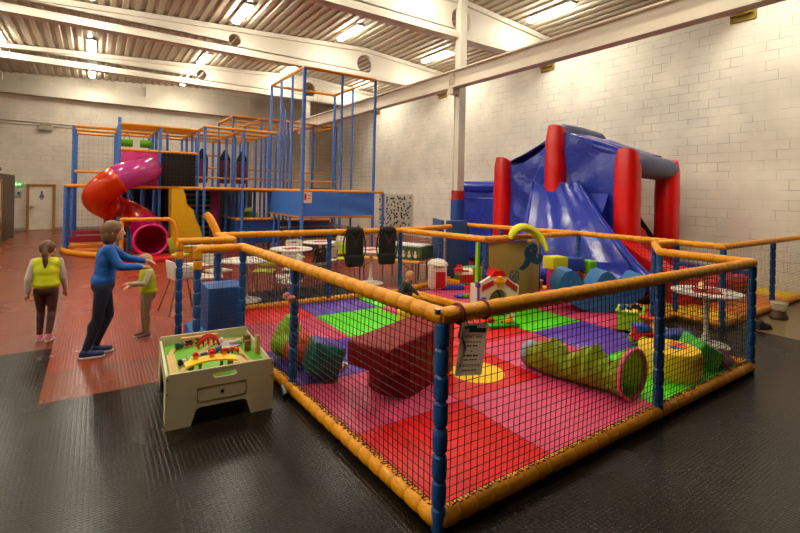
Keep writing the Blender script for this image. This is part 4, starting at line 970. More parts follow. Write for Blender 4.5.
net('net', tw, (X0, Y0, ZT), (X1 - X0, 0, 0), (0, Y1 - Y0, 0), sp=.15, th=.003, belly=0, sag=0, m=FNET)
# benches and shelves in the shade under the tower
t = thing('wooden_bench', 'row of low wooden benches in the shade beneath the tall tower', 'bench', (6.6, 15.0, 0))
for k in range(4):
    mb = MB(); mb.box((6.55, 14.2 + k * .45, .42 + k * .1), (2.2, .16, .06)); mb.build('seat_board', WOOD, t)
for s in (5.6, 7.5):
    mb = MB(); mb.box((s, 14.9, .25), (.08, 1.6, .5)); mb.build('leg_frame', BROWN, t)

# ---------------------------------------------------------------- spiral tube slide
ts = thing('tube_slide', 'glossy magenta and orange spiral tube slide with round pink mouth', 'slide', (1.0, 15.8, 0))
ctrl = [V((p[0] + .1, p[1], p[2])) for p in ((1.2, 16.98, 2.62), (1.28, 16.5, 2.6), (1.0, 15.95, 2.48), (.55, 15.7, 2.3), (.15, 15.75, 1.98), (-.02, 16.15, 1.68), (.25, 16.6, 1.42), (.75, 16.65, 1.2), (1.12, 16.25, .98), (1.25, 15.6, .72), (1.24, 14.95, .56), (1.24, 14.5, .54))]
def catmull(P, n):
    out = []
    for i in range(len(P) - 1):
        p0, p1, p2, p3 = P[max(i - 1, 0)], P[i], P[i + 1], P[min(i + 2, len(P) - 1)]
        for k in range(n):
            t = k / n
            out.append(.5 * ((2 * p1) + (p2 - p0) * t + (2 * p0 - 5 * p1 + 4 * p2 - p3) * t * t + (3 * p1 - p0 - 3 * p2 + p3) * t ** 3))
    return out + [P[-1]]
path = catmull(ctrl, 8)
GM = mat('slide magenta gloss', 'e05aa8', .16, vary=.04, coat=.8); GO = mat('slide orange gloss', 'f0541c', .16, vary=.04, coat=.8); GP = mat('slide pink gloss', 'c8236f', .16, vary=.04, coat=.8)
n = len(path)
cuts = [(0, 26, GM), (26, 50, GO), (50, 70, mat('slide red gloss', 'd8391e', .16, vary=.04, coat=.8)), (70, n, GP)]
for a, b, m in cuts:
    seg = path[max(a - 0, 0):min(b + 1, n)]
    mb = MB(); mb.tube(seg, .41, 28, cap=False); bmesh.ops.solidify(mb.bm, geom=mb.bm.faces[:], thickness=.02); mb.build('tube_section', m, ts, ang=60)
    if a:
        p, q = path[a], path[a + 1] if a + 1 < n else path[a]
        d = (q - p).normalized()
        mb = MB(); mb.tube([p - d * .035, p + d * .035], .445, 28); 
        mb.build('flange', m, ts)
mb = MB(); p = path[-1]; mb.tube([p + V((.43 * math.cos(a), 0, .43 * math.sin(a))) for a in [2 * PI * k / 32 for k in range(32)]], .045, 10, closed=True); mb.build('mouth_rim', GP, ts)

# ---------------------------------------------------------------- climbing wall board
o = tag(MB().box((12.56, 19.05, 1.17), (.07, 2.95, 1.62)).build('climbing_wall', mat('climbing wall grey', 'bfbcae', .7, vary=.06, vscale=3)), 'pale grey climbing wall board dotted with holds, behind the café area', 'climbing wall')
hm = [mat('hold ' + n, c, .6) for n, c in (('black', '2a2a28'), ('green', '3c6a34'), ('grey', '6a6a62'), ('brown', '6a4a34'))]
for k in range(90):
    y = 17.75 + (k % 9) * .32 + random.uniform(-.12, .12); z = .46 + (k // 9) * .15 + random.uniform(-.09, .09)
    mb = MB(); mb.ell((12.51, y, z), (.04, .05 + .03 * random.random(), .05), n=8); mb.build('hold', hm[random.choice((0, 0, 1, 2, 3))], o)
# ---------------------------------------------------------------- inflatable castle with slide
ic = thing('inflatable_castle', 'large blue and red inflatable castle with slide against the right wall', 'bouncy castle', (10.5, 7.0, 0))
IR = mat('inflatable red', 'd41a20', .34, vary=.05, wrinkle=.2, bscale=3); IB = mat('inflatable blue', '1c309c', .2, vary=.05, wrinkle=.25, bscale=2.5, coat=.2)
ID = mat('inflatable slate', '4a5178', .4, vary=.1, wrinkle=.3, bscale=3); IV = mat('vinyl canopy blue', '2c3fa4', .28, vary=.08, vscale=2, wrinkle=.7, bscale=3.5)
FX, BX = 9.45, 11.15
def pillar(x, y, h, w=.5, slope=0, m=IR):
    mb = MB(); rg = []
    for k in range(13):
        f = k / 12; z = h * f; ww = w * (1 + .02 * math.sin(f * 20)) * (1 if f < .97 else .8)
        ring = []
        for px_, py_ in rrect(ww, ww, ww * .42, 5):
            zz = z + (slope * px_ if f > .6 else 0) * f
            ring.append(V((x + px_, y + py_, zz)))
        rg.append(ring)
    mb.rings(rg); mb.build('pillar', m, ic, ang=60)
rows_ = [(8.85, 2.98), (7.12, 3.68), (5.3, 2.98)]
for y, h in rows_:
    pillar(FX, y, h, .5, -.45); pillar(BX, y, h - .1, .5, .3)
    mb = MB(); mb.tube([(FX + .0, y, h - .25), (FX + .25, y, h - .24 + (.12 if h > 3.5 else 0)), ((FX + BX) / 2, y, h - .27 + (.14 if h > 3.5 else 0)), (BX - .0, y, h - .3 + (.12 if h > 3.5 else 0))], [.24, .27, .27, .25], 20); mb.build('top_beam', ID if y < 6 or y > 7 else ID, ic, ang=60)
def curtain(y0, h0, y1, h1, x, zb, SAG=.1):
    mb = MB()
    def f(u, v):
        y = y0 + (y1 - y0) * u; top = h0 + (h1 - h0) * u - SAG * math.sin(PI * u)
        z = zb + (top - zb) * v
        fold = .05 * abs(math.sin(u * 4 - v * 11 * (1 if y0 < 8 else -1))) * math.sin(PI * u) + .09 * noise.noise(V((u * 2 + v, v * 4 - u * 2, y0)))
        return V((x + fold, y, z))
    mb.grid(f, 36, 30, .03); mb.build('vinyl_wall', IV, ic, ang=70)
curtain(8.7, 2.85, 7.3, 3.45, FX + .05, .2, .18); curtain(6.95, 3.62, 5.45, 3.0, FX + .05, .2, .04)
curtain(8.7, 2.8, 7.3, 3.2, BX - .1, .2); 
def canopy(y0, h0, y1, h1):
    mb = MB()
    def f(u, v):
        y = y0 + (y1 - y0) * u; z = h0 + (h1 - h0) * u - .03 * math.sin(PI * u) + .05 * abs(math.sin(v * PI * 3)) * math.sin(PI * u)
        return V((FX + .1 + (BX - FX - .2) * v, y, z + .03 * noise.noise(V((u * 4, v * 4, 3)))))
    mb.grid(f, 24, 30, .03); mb.build('canopy', IB, ic, ang=70)
canopy(8.75, 2.95, 7.2, 3.6); canopy(7.05, 3.62, 5.4, 2.98)
mb = MB()
for v in (.1, .36):
    mb.tube([V((FX + (BX - FX) * v, 6.95 - 1.5 * u, 3.5 - .56 * u)) for u in [i / 12 for i in range(13)]], .12, 12)
mb.build('roof_tube', IB, ic, ang=60)
# bodies below
mb = MB(); mb.box((10.35, 7.9, .75), (1.6, 1.7, 1.5), bev=.15, seg=4); mb.build('base_cushion', IB, ic)
mb = MB(); M = Matrix.Translation((10.35, 6.1, 0)) @ Matrix.Diagonal((.75, 1, 1, 1)) @ Matrix.Rotation(R(90), 4, 'X')
mb.prism([(-1.0, 0), (.95, 0), (.95, .55), (-.1, 1.35), (-1.0, 1.7)], 1.55, M); bmesh.ops.bevel(mb.bm, geom=mb.bm.edges[:], offset=.06, segments=2, affect='EDGES'); mb.build('ramp', IR, ic)
net('net', ic, (9.75, 5.36, 1.35), (1.2, 0, -.9), (0, 0, .5), sp=.07, th=.03, belly=0, sag=0)
# slide bed with side bolsters
top0, top1 = V((9.35, 7.72, 2.3)), V((9.35, 6.42, 2.3)); bo0, bo1 = V((8.32, 7.3, .3)), V((8.36, 4.2, .45))
def sl(u, v):
    a = top0.lerp(top1, u); b = bo0.lerp(bo1, u)
    e = 1 - (1 - v) ** 1.35
    p = a.lerp(b, v); p.z = a.z + (b.z - a.z) * e
    p.z += .05 * math.sin(PI * v) + .13 * math.sin(PI * u) * math.sin(PI * min(1, v * 1.05 + .05)) + .025 * math.cos(u * PI * 6)
    return p
mb = MB(); mb.grid(sl, 20, 26, .04); mb.build('slide_bed', IB, ic, ang=70)
for u in (0, 1):
    mb = MB(); mb.tube([sl(u, i / 20) + V((-.02, 0, .05)) for i in range(21)], [.03 + .07 * i / 20 for i in range(21)], 14); mb.build('slide_bolster', IB, ic, ang=60)
mb = MB(); mb.tube([sl(i / 10, 1.0) + V((.05, 0, -.05)) for i in range(11)], .19, 14); mb.build('slide_toe', IB, ic, ang=60)
mb = MB(); mb.prism([(8.45, .02), (9.4, .02), (9.4, 2.1), (8.5, .4)], 1.7, Matrix.Translation((0, 6.55, 0)) @ Matrix.Rotation(R(90), 4, 'X')); mb.build('slide_core', IB, ic)
mb = MB(); M = Matrix.Translation((9.17, 0, 0)) @ Matrix.Rotation(R(90), 4, 'Z') @ Matrix.Rotation(R(90), 4, 'X')
mb.prism([(3.9, .02), (5.28, .02), (5.28, 1.15), (5.0, 1.05), (3.9, .5)], .5, M); bmesh.ops.bevel(mb.bm, geom=mb.bm.edges[:], offset=.05, segments=2, affect='EDGES'); mb.build('apron', IR, ic)
# red landing cushions on the right
for k in range(6):
    mb = MB(); mb.tube([(9.35, 3.85 + .22 * k, .34), (11.25, 3.85 + .22 * k, .34)], .15, 12); mb.build('landing_roll', IR, ic)
mb = MB(); mb.box((10.3, 4.45, .19), (2.0, 1.4, .34), bev=.05); mb.build('landing_base', mat('inflatable dark red', '8e1a24', .4), ic)
mb = MB(); mb.tube([(11.45, 3.75, .3), (11.45, 5.1, .3)], .24, 14); mb.build('end_bolster', IB, ic)
# low bay on the left
mb = MB(); mb.tube([(11.2, 9.2, 2.3), (11.2, 12.5, 2.3)], .2, 16); mb.tube([(11.2, 12.6, 0), (11.2, 12.6, 2.5)], .2, 14); mb.tube([(9.6, 9.3, 1.9), (11.2, 12.4, 1.9)], .03, 6); mb.build('bay_frame', IB, ic, ang=60)
mb = MB(); mb.grid(lambda u, v: V((11.2 + .05 * math.sin(u * 12), 9.2 + 3.3 * u, .05 + 2.2 * v)), 20, 4, .04); mb.build('bay_wall', IV, ic)
mb = MB(); mb.box((10.3, 10.2, .4), (1.6, 2.2, .8), bev=.2, seg=4); mb.build('bay_cushion', IB, ic)
# ---------------------------------------------------------------- café corner
WT = mat('table white', 'e4ddd0', .35, vary=.04)
def tulip(lab, x, y, r=.42, cloth=True, cup=False, h=.74):
    t = thing('cafe_table', lab, 'table', (0, 0, 0), None)
    mb = MB(); mb.lathe([(0, h - .03), (r - .02, h - .03), (r, h - .015), (r - .005, h), (0, h)], n=40); mb.build('table_top', WT, t)
    mb = MB(); mb.lathe([(0, .0), (.28, 0), (.28, .012), (.2, .03), (.06, .07), (.035, .16), (.03, .5), (.045, h - .06), (.09, h - .03), (0, h - .03)], n=28); mb.build('pedestal', WT, t)
    t.location = (x, y, 0)
    return t
def placemat(lab, x, y, rz, w=.36, d=.26, h=.742):
    mb = MB(); mb.box((0, 0, .002), (w, d, .004), bev=.0015); o = mb.build('placemat', mat('placemat red', 'a81c26', .6)); o.location = (x, y, h); o.rotation_euler = (0, 0, rz); tag(o, lab, 'placemat')
lt = tulip('white round pedestal table with lantern, in alcove behind right front fence', 7.05, 2.8, .43); placemat('red square napkin under lantern on white table', 7.05, 2.8, .5, .44, .34)
t = thing('lantern', 'small red candle lantern glowing on white table', 'lantern', (7.04, 2.86, .745))
c = V((7.04, 2.86, .748))
mb = MB(); mb.box(c + V((0, 0, .01)), (.12, .12, .02), bev=.004); mb.box(c + V((0, 0, .17)), (.13, .13, .02), bev=.004)
for a in (-1, 1):
    for b in (-1, 1): mb.box(c + V((a * .052, b * .052, .09)), (.012, .012, .16))
mb.lathe([(.06, 0), (.02, .04), (0, .045)], c + V((0, 0, .18)), 12); mb.tube([c + V((.03 * math.cos(a), 0, .225 + .03 * math.sin(a))) for a in [2 * PI * i / 14 for i in range(14)]], .004, 6, closed=True)
mb.build('cage', mat('lantern red', '8e1c1c', .4), t)
mb = MB(); mb.cyl(c + V((0, 0, .02)), c + V((0, 0, .11)), .035, n=16); mb.build('candle', mat('candle glow', 'ffd9a0', .5, vary=0, emit=.5), t)
tb = [('white round café table with red mat behind the hanging seats, nearest', 5.1, 8.65, .44), ('white round café table farthest back, by the tower skirt', 4.75, 10.6, .44), ('white round café table in the middle, red mat on it', 3.62, 9.6, .46), ('white round café table nearest the entrance gap', 2.3, 8.35, .44), ('white round café table at far left, beside lime chair', 1.95, 11.3, .4)]
for l, x, y, r in tb: tulip(l, x, y, r)
placemat('red mat on café table behind the hanging seats', 5.1, 8.65, .3); placemat('red mat on the farthest back café table', 4.75, 10.6, .1); placemat('red mat on the middle café table', 3.62, 9.6, .2)
# moulded chairs
def chair(lab, x, y, rz, shell, leg=CHROME, hole=True):
    t = thing('cafe_chair', lab, 'chair', (0, 0, 0), None)
    mb = MB(); mb.prism(rrect(.4, .4, .06), .025, Matrix.Translation((0, 0, .44))); mb.build('seat', shell, t)
    Mx = Matrix.Translation((0, -.2, .67)) @ Matrix.Rotation(R(98), 4, 'X')
    plate('backrest', rrect(.4, .3, .05), [rrect(.14, .035, .015, cy=.09)] if hole else [], .02, Mx, shell, t, .004)
    for sx in (-1, 1):
        mb = MB(); mb.tube([(sx * .15, -.17, .43), (sx * .18, -.2, .0)], .012, 8); mb.build('leg', leg, t)
        mb = MB(); mb.tube([(sx * .15, .15, .43), (sx * .18, .19, .0)], .012, 8); mb.build('leg', leg, t)
        mb = MB(); mb.tube([(sx * .16, -.18, .43), (sx * .16, -.2, .55), (sx * .16, -.215, .68)], .011, 8); mb.build('back_post', leg, t)
    t.location = (x, y, 0); t.rotation_euler = (0, 0, rz); return t
BC = mat('black shell', '1d1a18', .4); LS = mat('lime shell', 'b2bf22', .45); WS = mat('white shell', 'd9d2c4', .4)
chair('white café chair with its back turned to camera, right of middle table', 4.42, 9.55, R(20), WS)
chair('black café chair with handhold slot in backrest', 3.9, 8.95, R(15), BC)
chair('white café chair behind the middle café table', 4.0, 10.35, R(170), WS)
chair('white café chair between the two nearest tables', 2.95, 8.0, R(80), WS)
chair('lime café chair beside the nearest café table', 2.75, 8.75, R(150), LS)
chair('white café chair left of the nearest café table', 2.0, 9.2, R(200), WS)
chair('white café chair in front of the middle café table', 3.35, 8.75, R(-30), WS)
chair('white café chair just beyond the entrance fence', 1.75, 8.6, R(-100), WS)
chair('lime café chair behind the left hanging seat', 4.95, 9.6, R(170), LS)
chair('white café chair by the farthest back table', 5.3, 10.9, R(100), WS)
# high chair
t = thing('high_chair', 'white plastic high chair on long splayed metal legs by entrance gap', 'high chair', (0, 0, 0))
mb = MB(); mb.box((0, 0, .56), (.36, .34, .04), bev=.015); mb.box((0, .17, .7), (.38, .03, .28), bev=.012, rx=-.12)
for s in (-1, 1): mb.box((s * .18, .02, .66), (.03, .3, .2), bev=.012)
mb.build('seat', WS, t)
mb = MB(); mb.box((0, -.24, .74), (.44, .24, .025), bev=.01); mb.build('tray', WS, t)
for sx in (-1, 1):
    for sy in (-1, 1):
        mb = MB(); mb.tube([(sx * .14, sy * .12, .55), (sx * .27, sy * .27, 0)], .013, 8); mb.build('leg', CHROME, t)
t.location = (1.2, 8.1, 0); t.rotation_euler = (0, 0, R(100))
# little lime booster chair
t = thing('toddler_chair', 'small lime folding chair with thin metal legs near slide mouth', 'chair', (0, 0, 0))
mb = MB(); mb.box((0, 0, .42), (.36, .34, .05), bev=.015); mb.build('seat', mat('chair lime bright', 'b9d02c', .45), t)
mb = MB(); mb.box((-.02, .2, .68), (.34, .03, .3), bev=.012, rx=-.25); mb.build('backrest', mat('chair olive', '9aa52c', .5), t)
for sx in (-1, 1):
    for sy in (-1, 1):
        mb = MB(); mb.tube([(sx * .13, sy * .12, .42), (sx * .17, sy * .18, 0)], .012, 8); mb.build('leg', CHROME, t)
    mb = MB(); mb.tube([(sx * .13, .16, .42), (sx * .13, .22, .6)], .01, 8); mb.build('back_post', CHROME, t)
t.location = (1.72, 11.9, 0); t.rotation_euler = (0, 0, R(70))
# trestle table with patterned cloth and its bench
t = thing('trestle_table', 'long trestle table behind the corner fence, under a green patterned cloth', 'table', (6.2, 9.25, 0))
MT = Matrix.Translation((6.3, 9.06, 0)) @ Matrix.Rotation(R(-62), 4, 'Z')
mb = MB(); mb.box((0, 0, .73), (1.14, .6, .03), mtx=MT); mb.build('table_top', WOOD, t)
for dx in (-.48, .48):
    mb = MB(); mb.tube([MT @ V((dx, -.24, 0)), MT @ V((dx, -.2, .71)), MT @ V((dx, .2, .71)), MT @ V((dx, .24, 0))], .016, 8); mb.build('leg_frame', BLACK, t)
mb = MB()
mb.box((0, 0, .752), (1.2, .66, .006), mtx=MT)
for s in (-1, 1): mb.box((0, s * .332, .6), (1.2, .006, .3), mtx=MT); mb.box((s * .602, 0, .6), (.006, .66, .3), mtx=MT)
cg = mat('cloth green', '3d5a34', .8, vary=.3, vscale=14)
o = mb.build('tablecloth', cg); tag(o, 'green cloth with white snowman shapes hanging over trestle table', 'tablecloth')
for k in range(7):
    q = Matrix.Translation((-.52 + k * .16, -.338, .58))
    mb = MB(); mb.ell((0, 0, -.03), (.045, .006, .05), mtx=MT @ q); mb.ell((0, 0, .05), (.032, .006, .035), mtx=MT @ q); x = mb.build('snowman_print', mat('print white', 'e6e0d2', .8), None); x.parent = o
    mb = MB(); mb.ell((.085, 0, .0), (.022, .006, .06), mtx=MT @ q); x = mb.build('tree_print', mat('print ochre', '9a6a2a', .8), None); x.parent = o
mb = MB(); mb.box((0, 0, .77), (1.1, .6, .03), mtx=MT, bev=.01); tag(mb.build('paper_runner', mat('runner white', 'ded9d0', .8)), 'white paper runner on top of the green patterned cloth', 'table runner')
t = thing('trestle_bench', 'yellow topped folding bench in front of trestle table', 'bench', (5.72, 8.95, 0))
MS = Matrix.Translation((5.72, 8.95, 0)) @ Matrix.Rotation(R(-62), 4, 'Z')
mb = MB(); mb.box((0, 0, .45), (1.7, .25, .03), mtx=MS, bev=.006); mb.build('seat', mat('bench yellow', 'd99a1e', .5), t)
for dx in (-.7, .7):
    mb = MB(); mb.tube([MS @ V((dx, -.1, 0)), MS @ V((dx, -.09, .43)), MS @ V((dx, .09, .43)), MS @ V((dx, .1, 0))], .014, 8); mb.tube([MS @ V((dx, 0, .2)), MS @ V((dx * .5, 0, .43))], .01, 6); mb.build('leg_frame', BLACK, t)
# shoes and paper bag by the right hand fence

t = thing('paper_bag', 'crumpled white paper bag stuffed in a brown boot by right fence', 'bag', (9.75, 2.78, 0))
mb = MB(); 
for k in range(1): pass
rg = []
for i in range(9):
    f = i / 8; r = .09 + .06 * f + (.02 if i % 2 else 0)
    rg.append([V((9.72 + r * (1 + .2 * noise.noise(V((math.cos(a) * 2, math.sin(a) * 2, f * 3)))) * math.cos(a), 2.76 + r * (1 + .2 * noise.noise(V((math.sin(a) * 2, f * 4, math.cos(a) * 2)))) * math.sin(a), .17 + .2 * f)) for a in [2 * PI * k / 20 for k in range(20)]])
mb.rings(rg, cap=False); bmesh.ops.solidify(mb.bm, geom=mb.bm.faces[:], thickness=.008); mb.build('paper', mat('crumpled paper', 'efe6d0', .8, wrinkle=.5, bscale=20), t)
mb = MB(); mb.lathe([(0, .0), (.17, 0), (.18, .05), (.14, .12), (.12, .2), (0, .2)], (9.74, 2.76, 0), 18, 1.2, .9); mb.build('boot', mat('boot brown', '4a3320', .6), t); t.scale = (.8, .8, .78)
for x, y, l in ((8.72, 2.66, 'dark shoe on floor just right of the pen corner post'), (10.05, 2.35, 'dark shoe on floor at right edge of the view')):
    mb = MB(); mb.ell((0, 0, .05), (.15, .06, .05)); mb.ell((-.07, 0, .08), (.07, .055, .07)); mb.box((0, 0, .015), (.28, .1, .03), bev=.01)
    o = mb.blob('shoe', mat('shoe black', '16120f', .6), None, .01, 2); o.location = (x, y, .0); o.rotation_euler = (0, 0, -.3); tag(o, l, 'shoe')

# ---------------------------------------------------------------- train table
TC = mat('table cream', 'cbbf9c', .45, vary=.06, vscale=2); TI = mat('table edge white', 'ddd5bd', .45)
tt = thing('train_table', 'cream wooden train table with green top standing on dark floor', 'train table', (0, 0, 0))
W, D, H = .88, 1.1, .46
def arc(cx_, cy_, r, a0, a1, n=5): return [(cx_ + r * math.cos(R(a0 + (a1 - a0) * i / n)), cy_ + r * math.sin(R(a0 + (a1 - a0) * i / n))) for i in range(n + 1)]
def sidepoly(w, leg, hh, r=.05, top=H):
    return [(-w / 2, 0), (-w / 2 + leg, 0)] + arc(-w / 2 + leg + .03 + r, hh - r, r, 180, 90) + arc(w / 2 - leg - .03 - r, hh - r, r, 90, 0) + [(w / 2 - leg, 0), (w / 2, 0), (w / 2, top - .02), (w / 2 - .02, top), (-w / 2 + .02, top), (-w / 2, top - .02)]
slot = [rrect(.2, .045, .022, cx=.02, cy=H - .065)]
Mf = Matrix.Translation((0, -D / 2, 0)) @ Matrix.Rotation(R(90), 4, 'X')
plate('front_panel', sidepoly(W, .19, .145), slot, .022, Mf, TC, tt, .003)
plate('back_panel', sidepoly(W, .19, .145), [rrect(.2, .045, .022, cx=.0, cy=H - .065)], .022, Matrix.Translation((0, D / 2, 0)) @ Matrix.Rotation(R(90), 4, 'X'), TC, tt, .003)
for s in (-1, 1):
    plate('side_panel', sidepoly(D - .024, .2, .3, .06, H - .035), [], .022, Matrix.Translation((s * (W / 2 - .011), 0, 0)) @ Matrix.Rotation(R(90), 4, 'Z') @ Matrix.Rotation(R(90), 4, 'X'), TC, tt, .003)
mb = MB(); mb.box((0, 0, .362), (W - .04, D - .03, .016)); mb.build('green_board', mat('board green', '6fae3c', .45), tt)
mb = MB(); mb.box((0, -D / 2 + .15, .27), (.5, .28, .12), bev=.004); mb.build('drawer', TC, tt)
dr = bpy.data.objects['drawer']
mb = MB(); 
for a, b in (((-.2, 0), (.2, 0)), ((-.2, .12), (.2, .12))): mb.box(((a[0] + b[0]) / 2, -D / 2 - .0125, .19 + a[1]), (.4, .003, .003))
for x in (-.2, .2): mb.box((x, -D / 2 - .0125, .25), (.003, .003, .12))
mb.build('drawer_groove', BROWN, dr)
mb = MB(); mb.cyl((0, -D / 2 - .0145, .25), (0, -D / 2 - .011, .25), .014, n=18); mb.build('finger_hole', BLACK, dr)
for x in (-.43, .43):
    for z in (.3, .42):
        mb = MB(); mb.cyl((x, -D / 2 - .0135, z), (x, -D / 2 - .01, z), .008, n=10); mb.build('screw', mat('screw grey', '6a655c', .5), tt)
for x in (-.19, .19):
    for z in (.205, .295):
        mb = MB(); mb.cyl((x, -D / 2 - .0135, z), (x, -D / 2 - .01, z), .006, n=10); mb.build('screw', mat('screw grey', '6a655c', .5), dr)
TT = [tt]
def onT(o): TT.append(o); return o
TW = mat('track beech', 'cfae74', .5, vary=.15, vscale=15)
z0 = .3705
def track(lab, pts, w=.042):
    mb = MB(); pts = [V((x, y, z0 + .006)) for x, y in pts]; rg = []
    for i, p in enumerate(pts):
        d = (pts[min(i + 1, len(pts) - 1)] - pts[max(i - 1, 0)]).normalized(); q = V((-d.y, d.x, 0)) * w / 2
        rg.append([p - q - V((0, 0, .006)), p - q + V((0, 0, .006)), p - q * .5 + V((0, 0, .006)), p - q * .5 + V((0, 0, .003)), p - q * .3 + V((0, 0, .003)), p - q * .3 + V((0, 0, .006)), p + q * .3 + V((0, 0, .006)), p + q * .3 + V((0, 0, .003)), p + q * .5 + V((0, 0, .003)), p + q * .5 + V((0, 0, .006)), p + q + V((0, 0, .006)), p + q - V((0, 0, .006))])
    mb.rings(rg); return onT(tag(mb.build('toy_track', TW), lab, 'toy track', 'wooden train tracks'))
def cat2(P, n=8):
    return [(v.x, v.y) for v in catmull([V((*p, 0)) for p in P], n)]
track('straight wooden track along left side of train table', [(-.36, -.48), (-.36, .2)], .07)
track('curved wooden track sweeping along back of train table', cat2([(-.36, .2), (-.3, .36), (-.1, .42), (.06, .44)]))
track('winding wooden track under the red toy bridge', cat2([(-.3, -.2), (-.12, .08), (.0, .3), (.12, .42), (.3, .44), (.36, .38)]))
track('curved wooden track loop on right half of train table', cat2([(-.08, .12), (.1, .2), (.24, .1), (.26, -.1), (.28, -.3)]))
track('short wooden track behind yellow station roof', cat2([(-.3, -.32), (-.22, -.12), (.0, -.02), (.1, .0)]))
mb = MB(); mb.box((.2, -.2, z0 + .006), (.14, .2, .012), bev=.002); onT(tag(mb.build('wooden_plate', TW), 'flat wooden crossing plate right of yellow station roof', 'toy'))
# red bridge
t = onT(thing('toy_bridge', 'red arched toy bridge on train table', 'toy bridge', (.02, .3, z0)))
for s in (-.04, .04):
    mb = MB(); mb.tube([(.0 + .1 * math.cos(a), .32 + s, z0 + .11 * math.sin(a)) for a in [PI * i / 14 for i in range(15)]], .012, 8)
    mb.build('arch', RED, t)
    for q in (-.05, 0, .05):
        mb = MB(); mb.cyl((q, .32 + s, z0 + .015), (q, .32 + s, z0 + .09), .006); mb.build('strut', RED, t)
# station roof
t = onT(thing('toy_station', 'yellow curved toy station roof on wooden posts with three red-topped huts', 'toy station', (-.02, -.33, z0)))
mb = MB(); mb.prism(arc(.0, -.62, .4, 138, 42, 14) + arc(0, -.78, .38, 42, 138, 12), .018, Matrix.Translation((0, 0, z0 + .115))); mb.build('roof', YELLOW, t)
for x in (-.22, -.12, .12, .22):
    mb = MB(); mb.box((x, -.375 - abs(x) * .15, z0 + .053), (.06 if abs(x) > .2 else .03, .05, .106)); mb.build('post', BROWN, t)
for x, y in ((-.16, -.29), (.02, -.3), (.17, -.27)):
    mb = MB(); mb.box((x, y, z0 + .14), (.05, .045, .035)); h = mb.build('hut', mat('toy amber', 'e8a51c', .4), t)
    mb = MB(); mb.prism([(-.035, 0), (.035, 0), (.02, .03), (-.02, .03)], .055, Matrix.Translation((x, y, z0 + .158)) @ Matrix.Rotation(R(90), 4, 'X')); mb.build('hut_roof', RED, h)
t.scale = (.74, .74, .9); t.location = (-.09, -.36, z0)
def wagon(lab, x, y, rz, body, top=None, cat='toy train', n='toy_wagon', cab=False):
    t = onT(thing(n, lab, cat, (0, 0, 0), 'toy train cars'))
    M = Matrix.Translation((x, y, z0 + .012)) @ Matrix.Rotation(rz, 4, 'Z')
    mb = MB(); mb.box((0, 0, .022), (.085, .034, .024), mtx=M, bev=.004)
    if cab: mb.box((-.025, 0, .044), (.035, .034, .03), mtx=M, bev=.004); mb.cyl(M @ V((.0, 0, .03)), M @ V((.04, 0, .03)), .016); mb.cyl(M @ V((.03, 0, .04)), M @ V((.03, 0, .062)), .006)
    mb.build('body', body, t)
    if top:
        mb = MB(); mb.box((0, 0, .044), (.06, .03, .022), mtx=M, bev=.004); mb.build('load', top, t)
    for dx in (-.026, .026):
        mb = MB(); mb.cyl(M @ V((dx, -.019, .008)), M @ V((dx, .019, .008)), .009, n=10); mb.build('wheel', BLACK, t)
TEAL = mat('toy teal', '2c5a5e', .4)
wagon('teal toy engine at back left corner of train table', -.27, .36, .6, TEAL, None, cab=True, n='toy_engine')
wagon('crimson toy wagon behind the teal engine', -.18, .40, .3, mat('toy crimson', 'b3242a', .4), BLACK)
wagon('green toy wagon at end of back train', -.08, .43, .1, GREEN, BLACK)
wagon('black and white toy engine at left edge of train table', -.28, -.16, .2, BLACK, WHITE, cab=True, n='toy_engine')
wagon('white toy wagon behind the black engine', -.18, -.13, .25, WHITE, WHITE)
wagon('teal toy wagon coupled to red wagon, mid table', -.09, -.06, .5, TEAL, TEAL)
wagon('red toy wagon in the middle of train table', -.01, .02, .5, RED, RED)
wagon('blue toy wagon near the middle, behind red wagon', .06, .07, .5, BLUEP, mat('toy blue grey', '6f7f96', .5))
wagon('orange toy engine right of middle of train table', .2, -.01, .1, mat('toy orange', 'd9541e', .4), None, cab=True, n='toy_engine')
wagon('brown toy wagon coupled to the orange engine', .11, -.02, .1, BROWN, BROWN)
t = onT(thing('toy_roundabout', 'grey round toy turning plate with white figures at back right', 'toy', (.2, .3, z0)))
mb = MB(); mb.cyl((.2, .28, z0), (.2, .28, z0 + .01), .12, n=28); mb.build('plate', mat('toy grey', '9a9a98', .5), t)
mb = MB(); mb.ell((.13, .33, z0 + .05), (.02, .02, .025)); mb.cyl((.13, .33, z0 + .01), (.13, .33, z0 + .04), .018); mb.build('figure', WHITE, t)
mb = MB(); mb.box((.24, .27, z0 + .03), (.09, .03, .03), bev=.006); mb.box((.29, .26, z0 + .035), (.05, .03, .04), bev=.006); mb.build('figure', WHITE, t)
def wblock(lab, c, d, m=WOOD):
    mb = MB(); mb.box((c[0], c[1], c[2] + d[2] / 2), d, bev=.003); onT(tag(mb.build('wooden_block', m), lab, 'toy block'))
wblock('long pale wooden beam lying against back of train table', (-.06, .5, z0), (.36, .05, .07))
wblock('upright wooden plank at right edge of train table', (.40, -.1, z0), (.04, .06, .18), WOOD)
wblock('small brown wooden block beside the upright plank', (.33, .02, z0), (.06, .05, .1), BROWN)
wblock('small wooden block at back right corner of train table', (.38, .3, z0), (.07, .05, .07), BROWN)
wblock('two-holed wooden piece in front of crossing plate', (.24, -.36, z0), (.12, .05, .03))
mb = MB(); mb.tube([(-.06, -D / 2 + .05, z0 + .02), (.12, -D / 2 + .055, z0 + .035)], .012, 8); onT(tag(mb.build('wooden_rod', mat('toy amber', 'e8a51c', .4)), 'orange wooden rod visible through handle slot of train table', 'toy'))
for o in TT:
    o.matrix_world = Matrix.Translation((.985, 4.67, 0)) @ Matrix.Rotation(R(-3.5), 4, 'Z') @ Matrix.Translation(o.location) @ Matrix.Diagonal((*o.scale, 1))
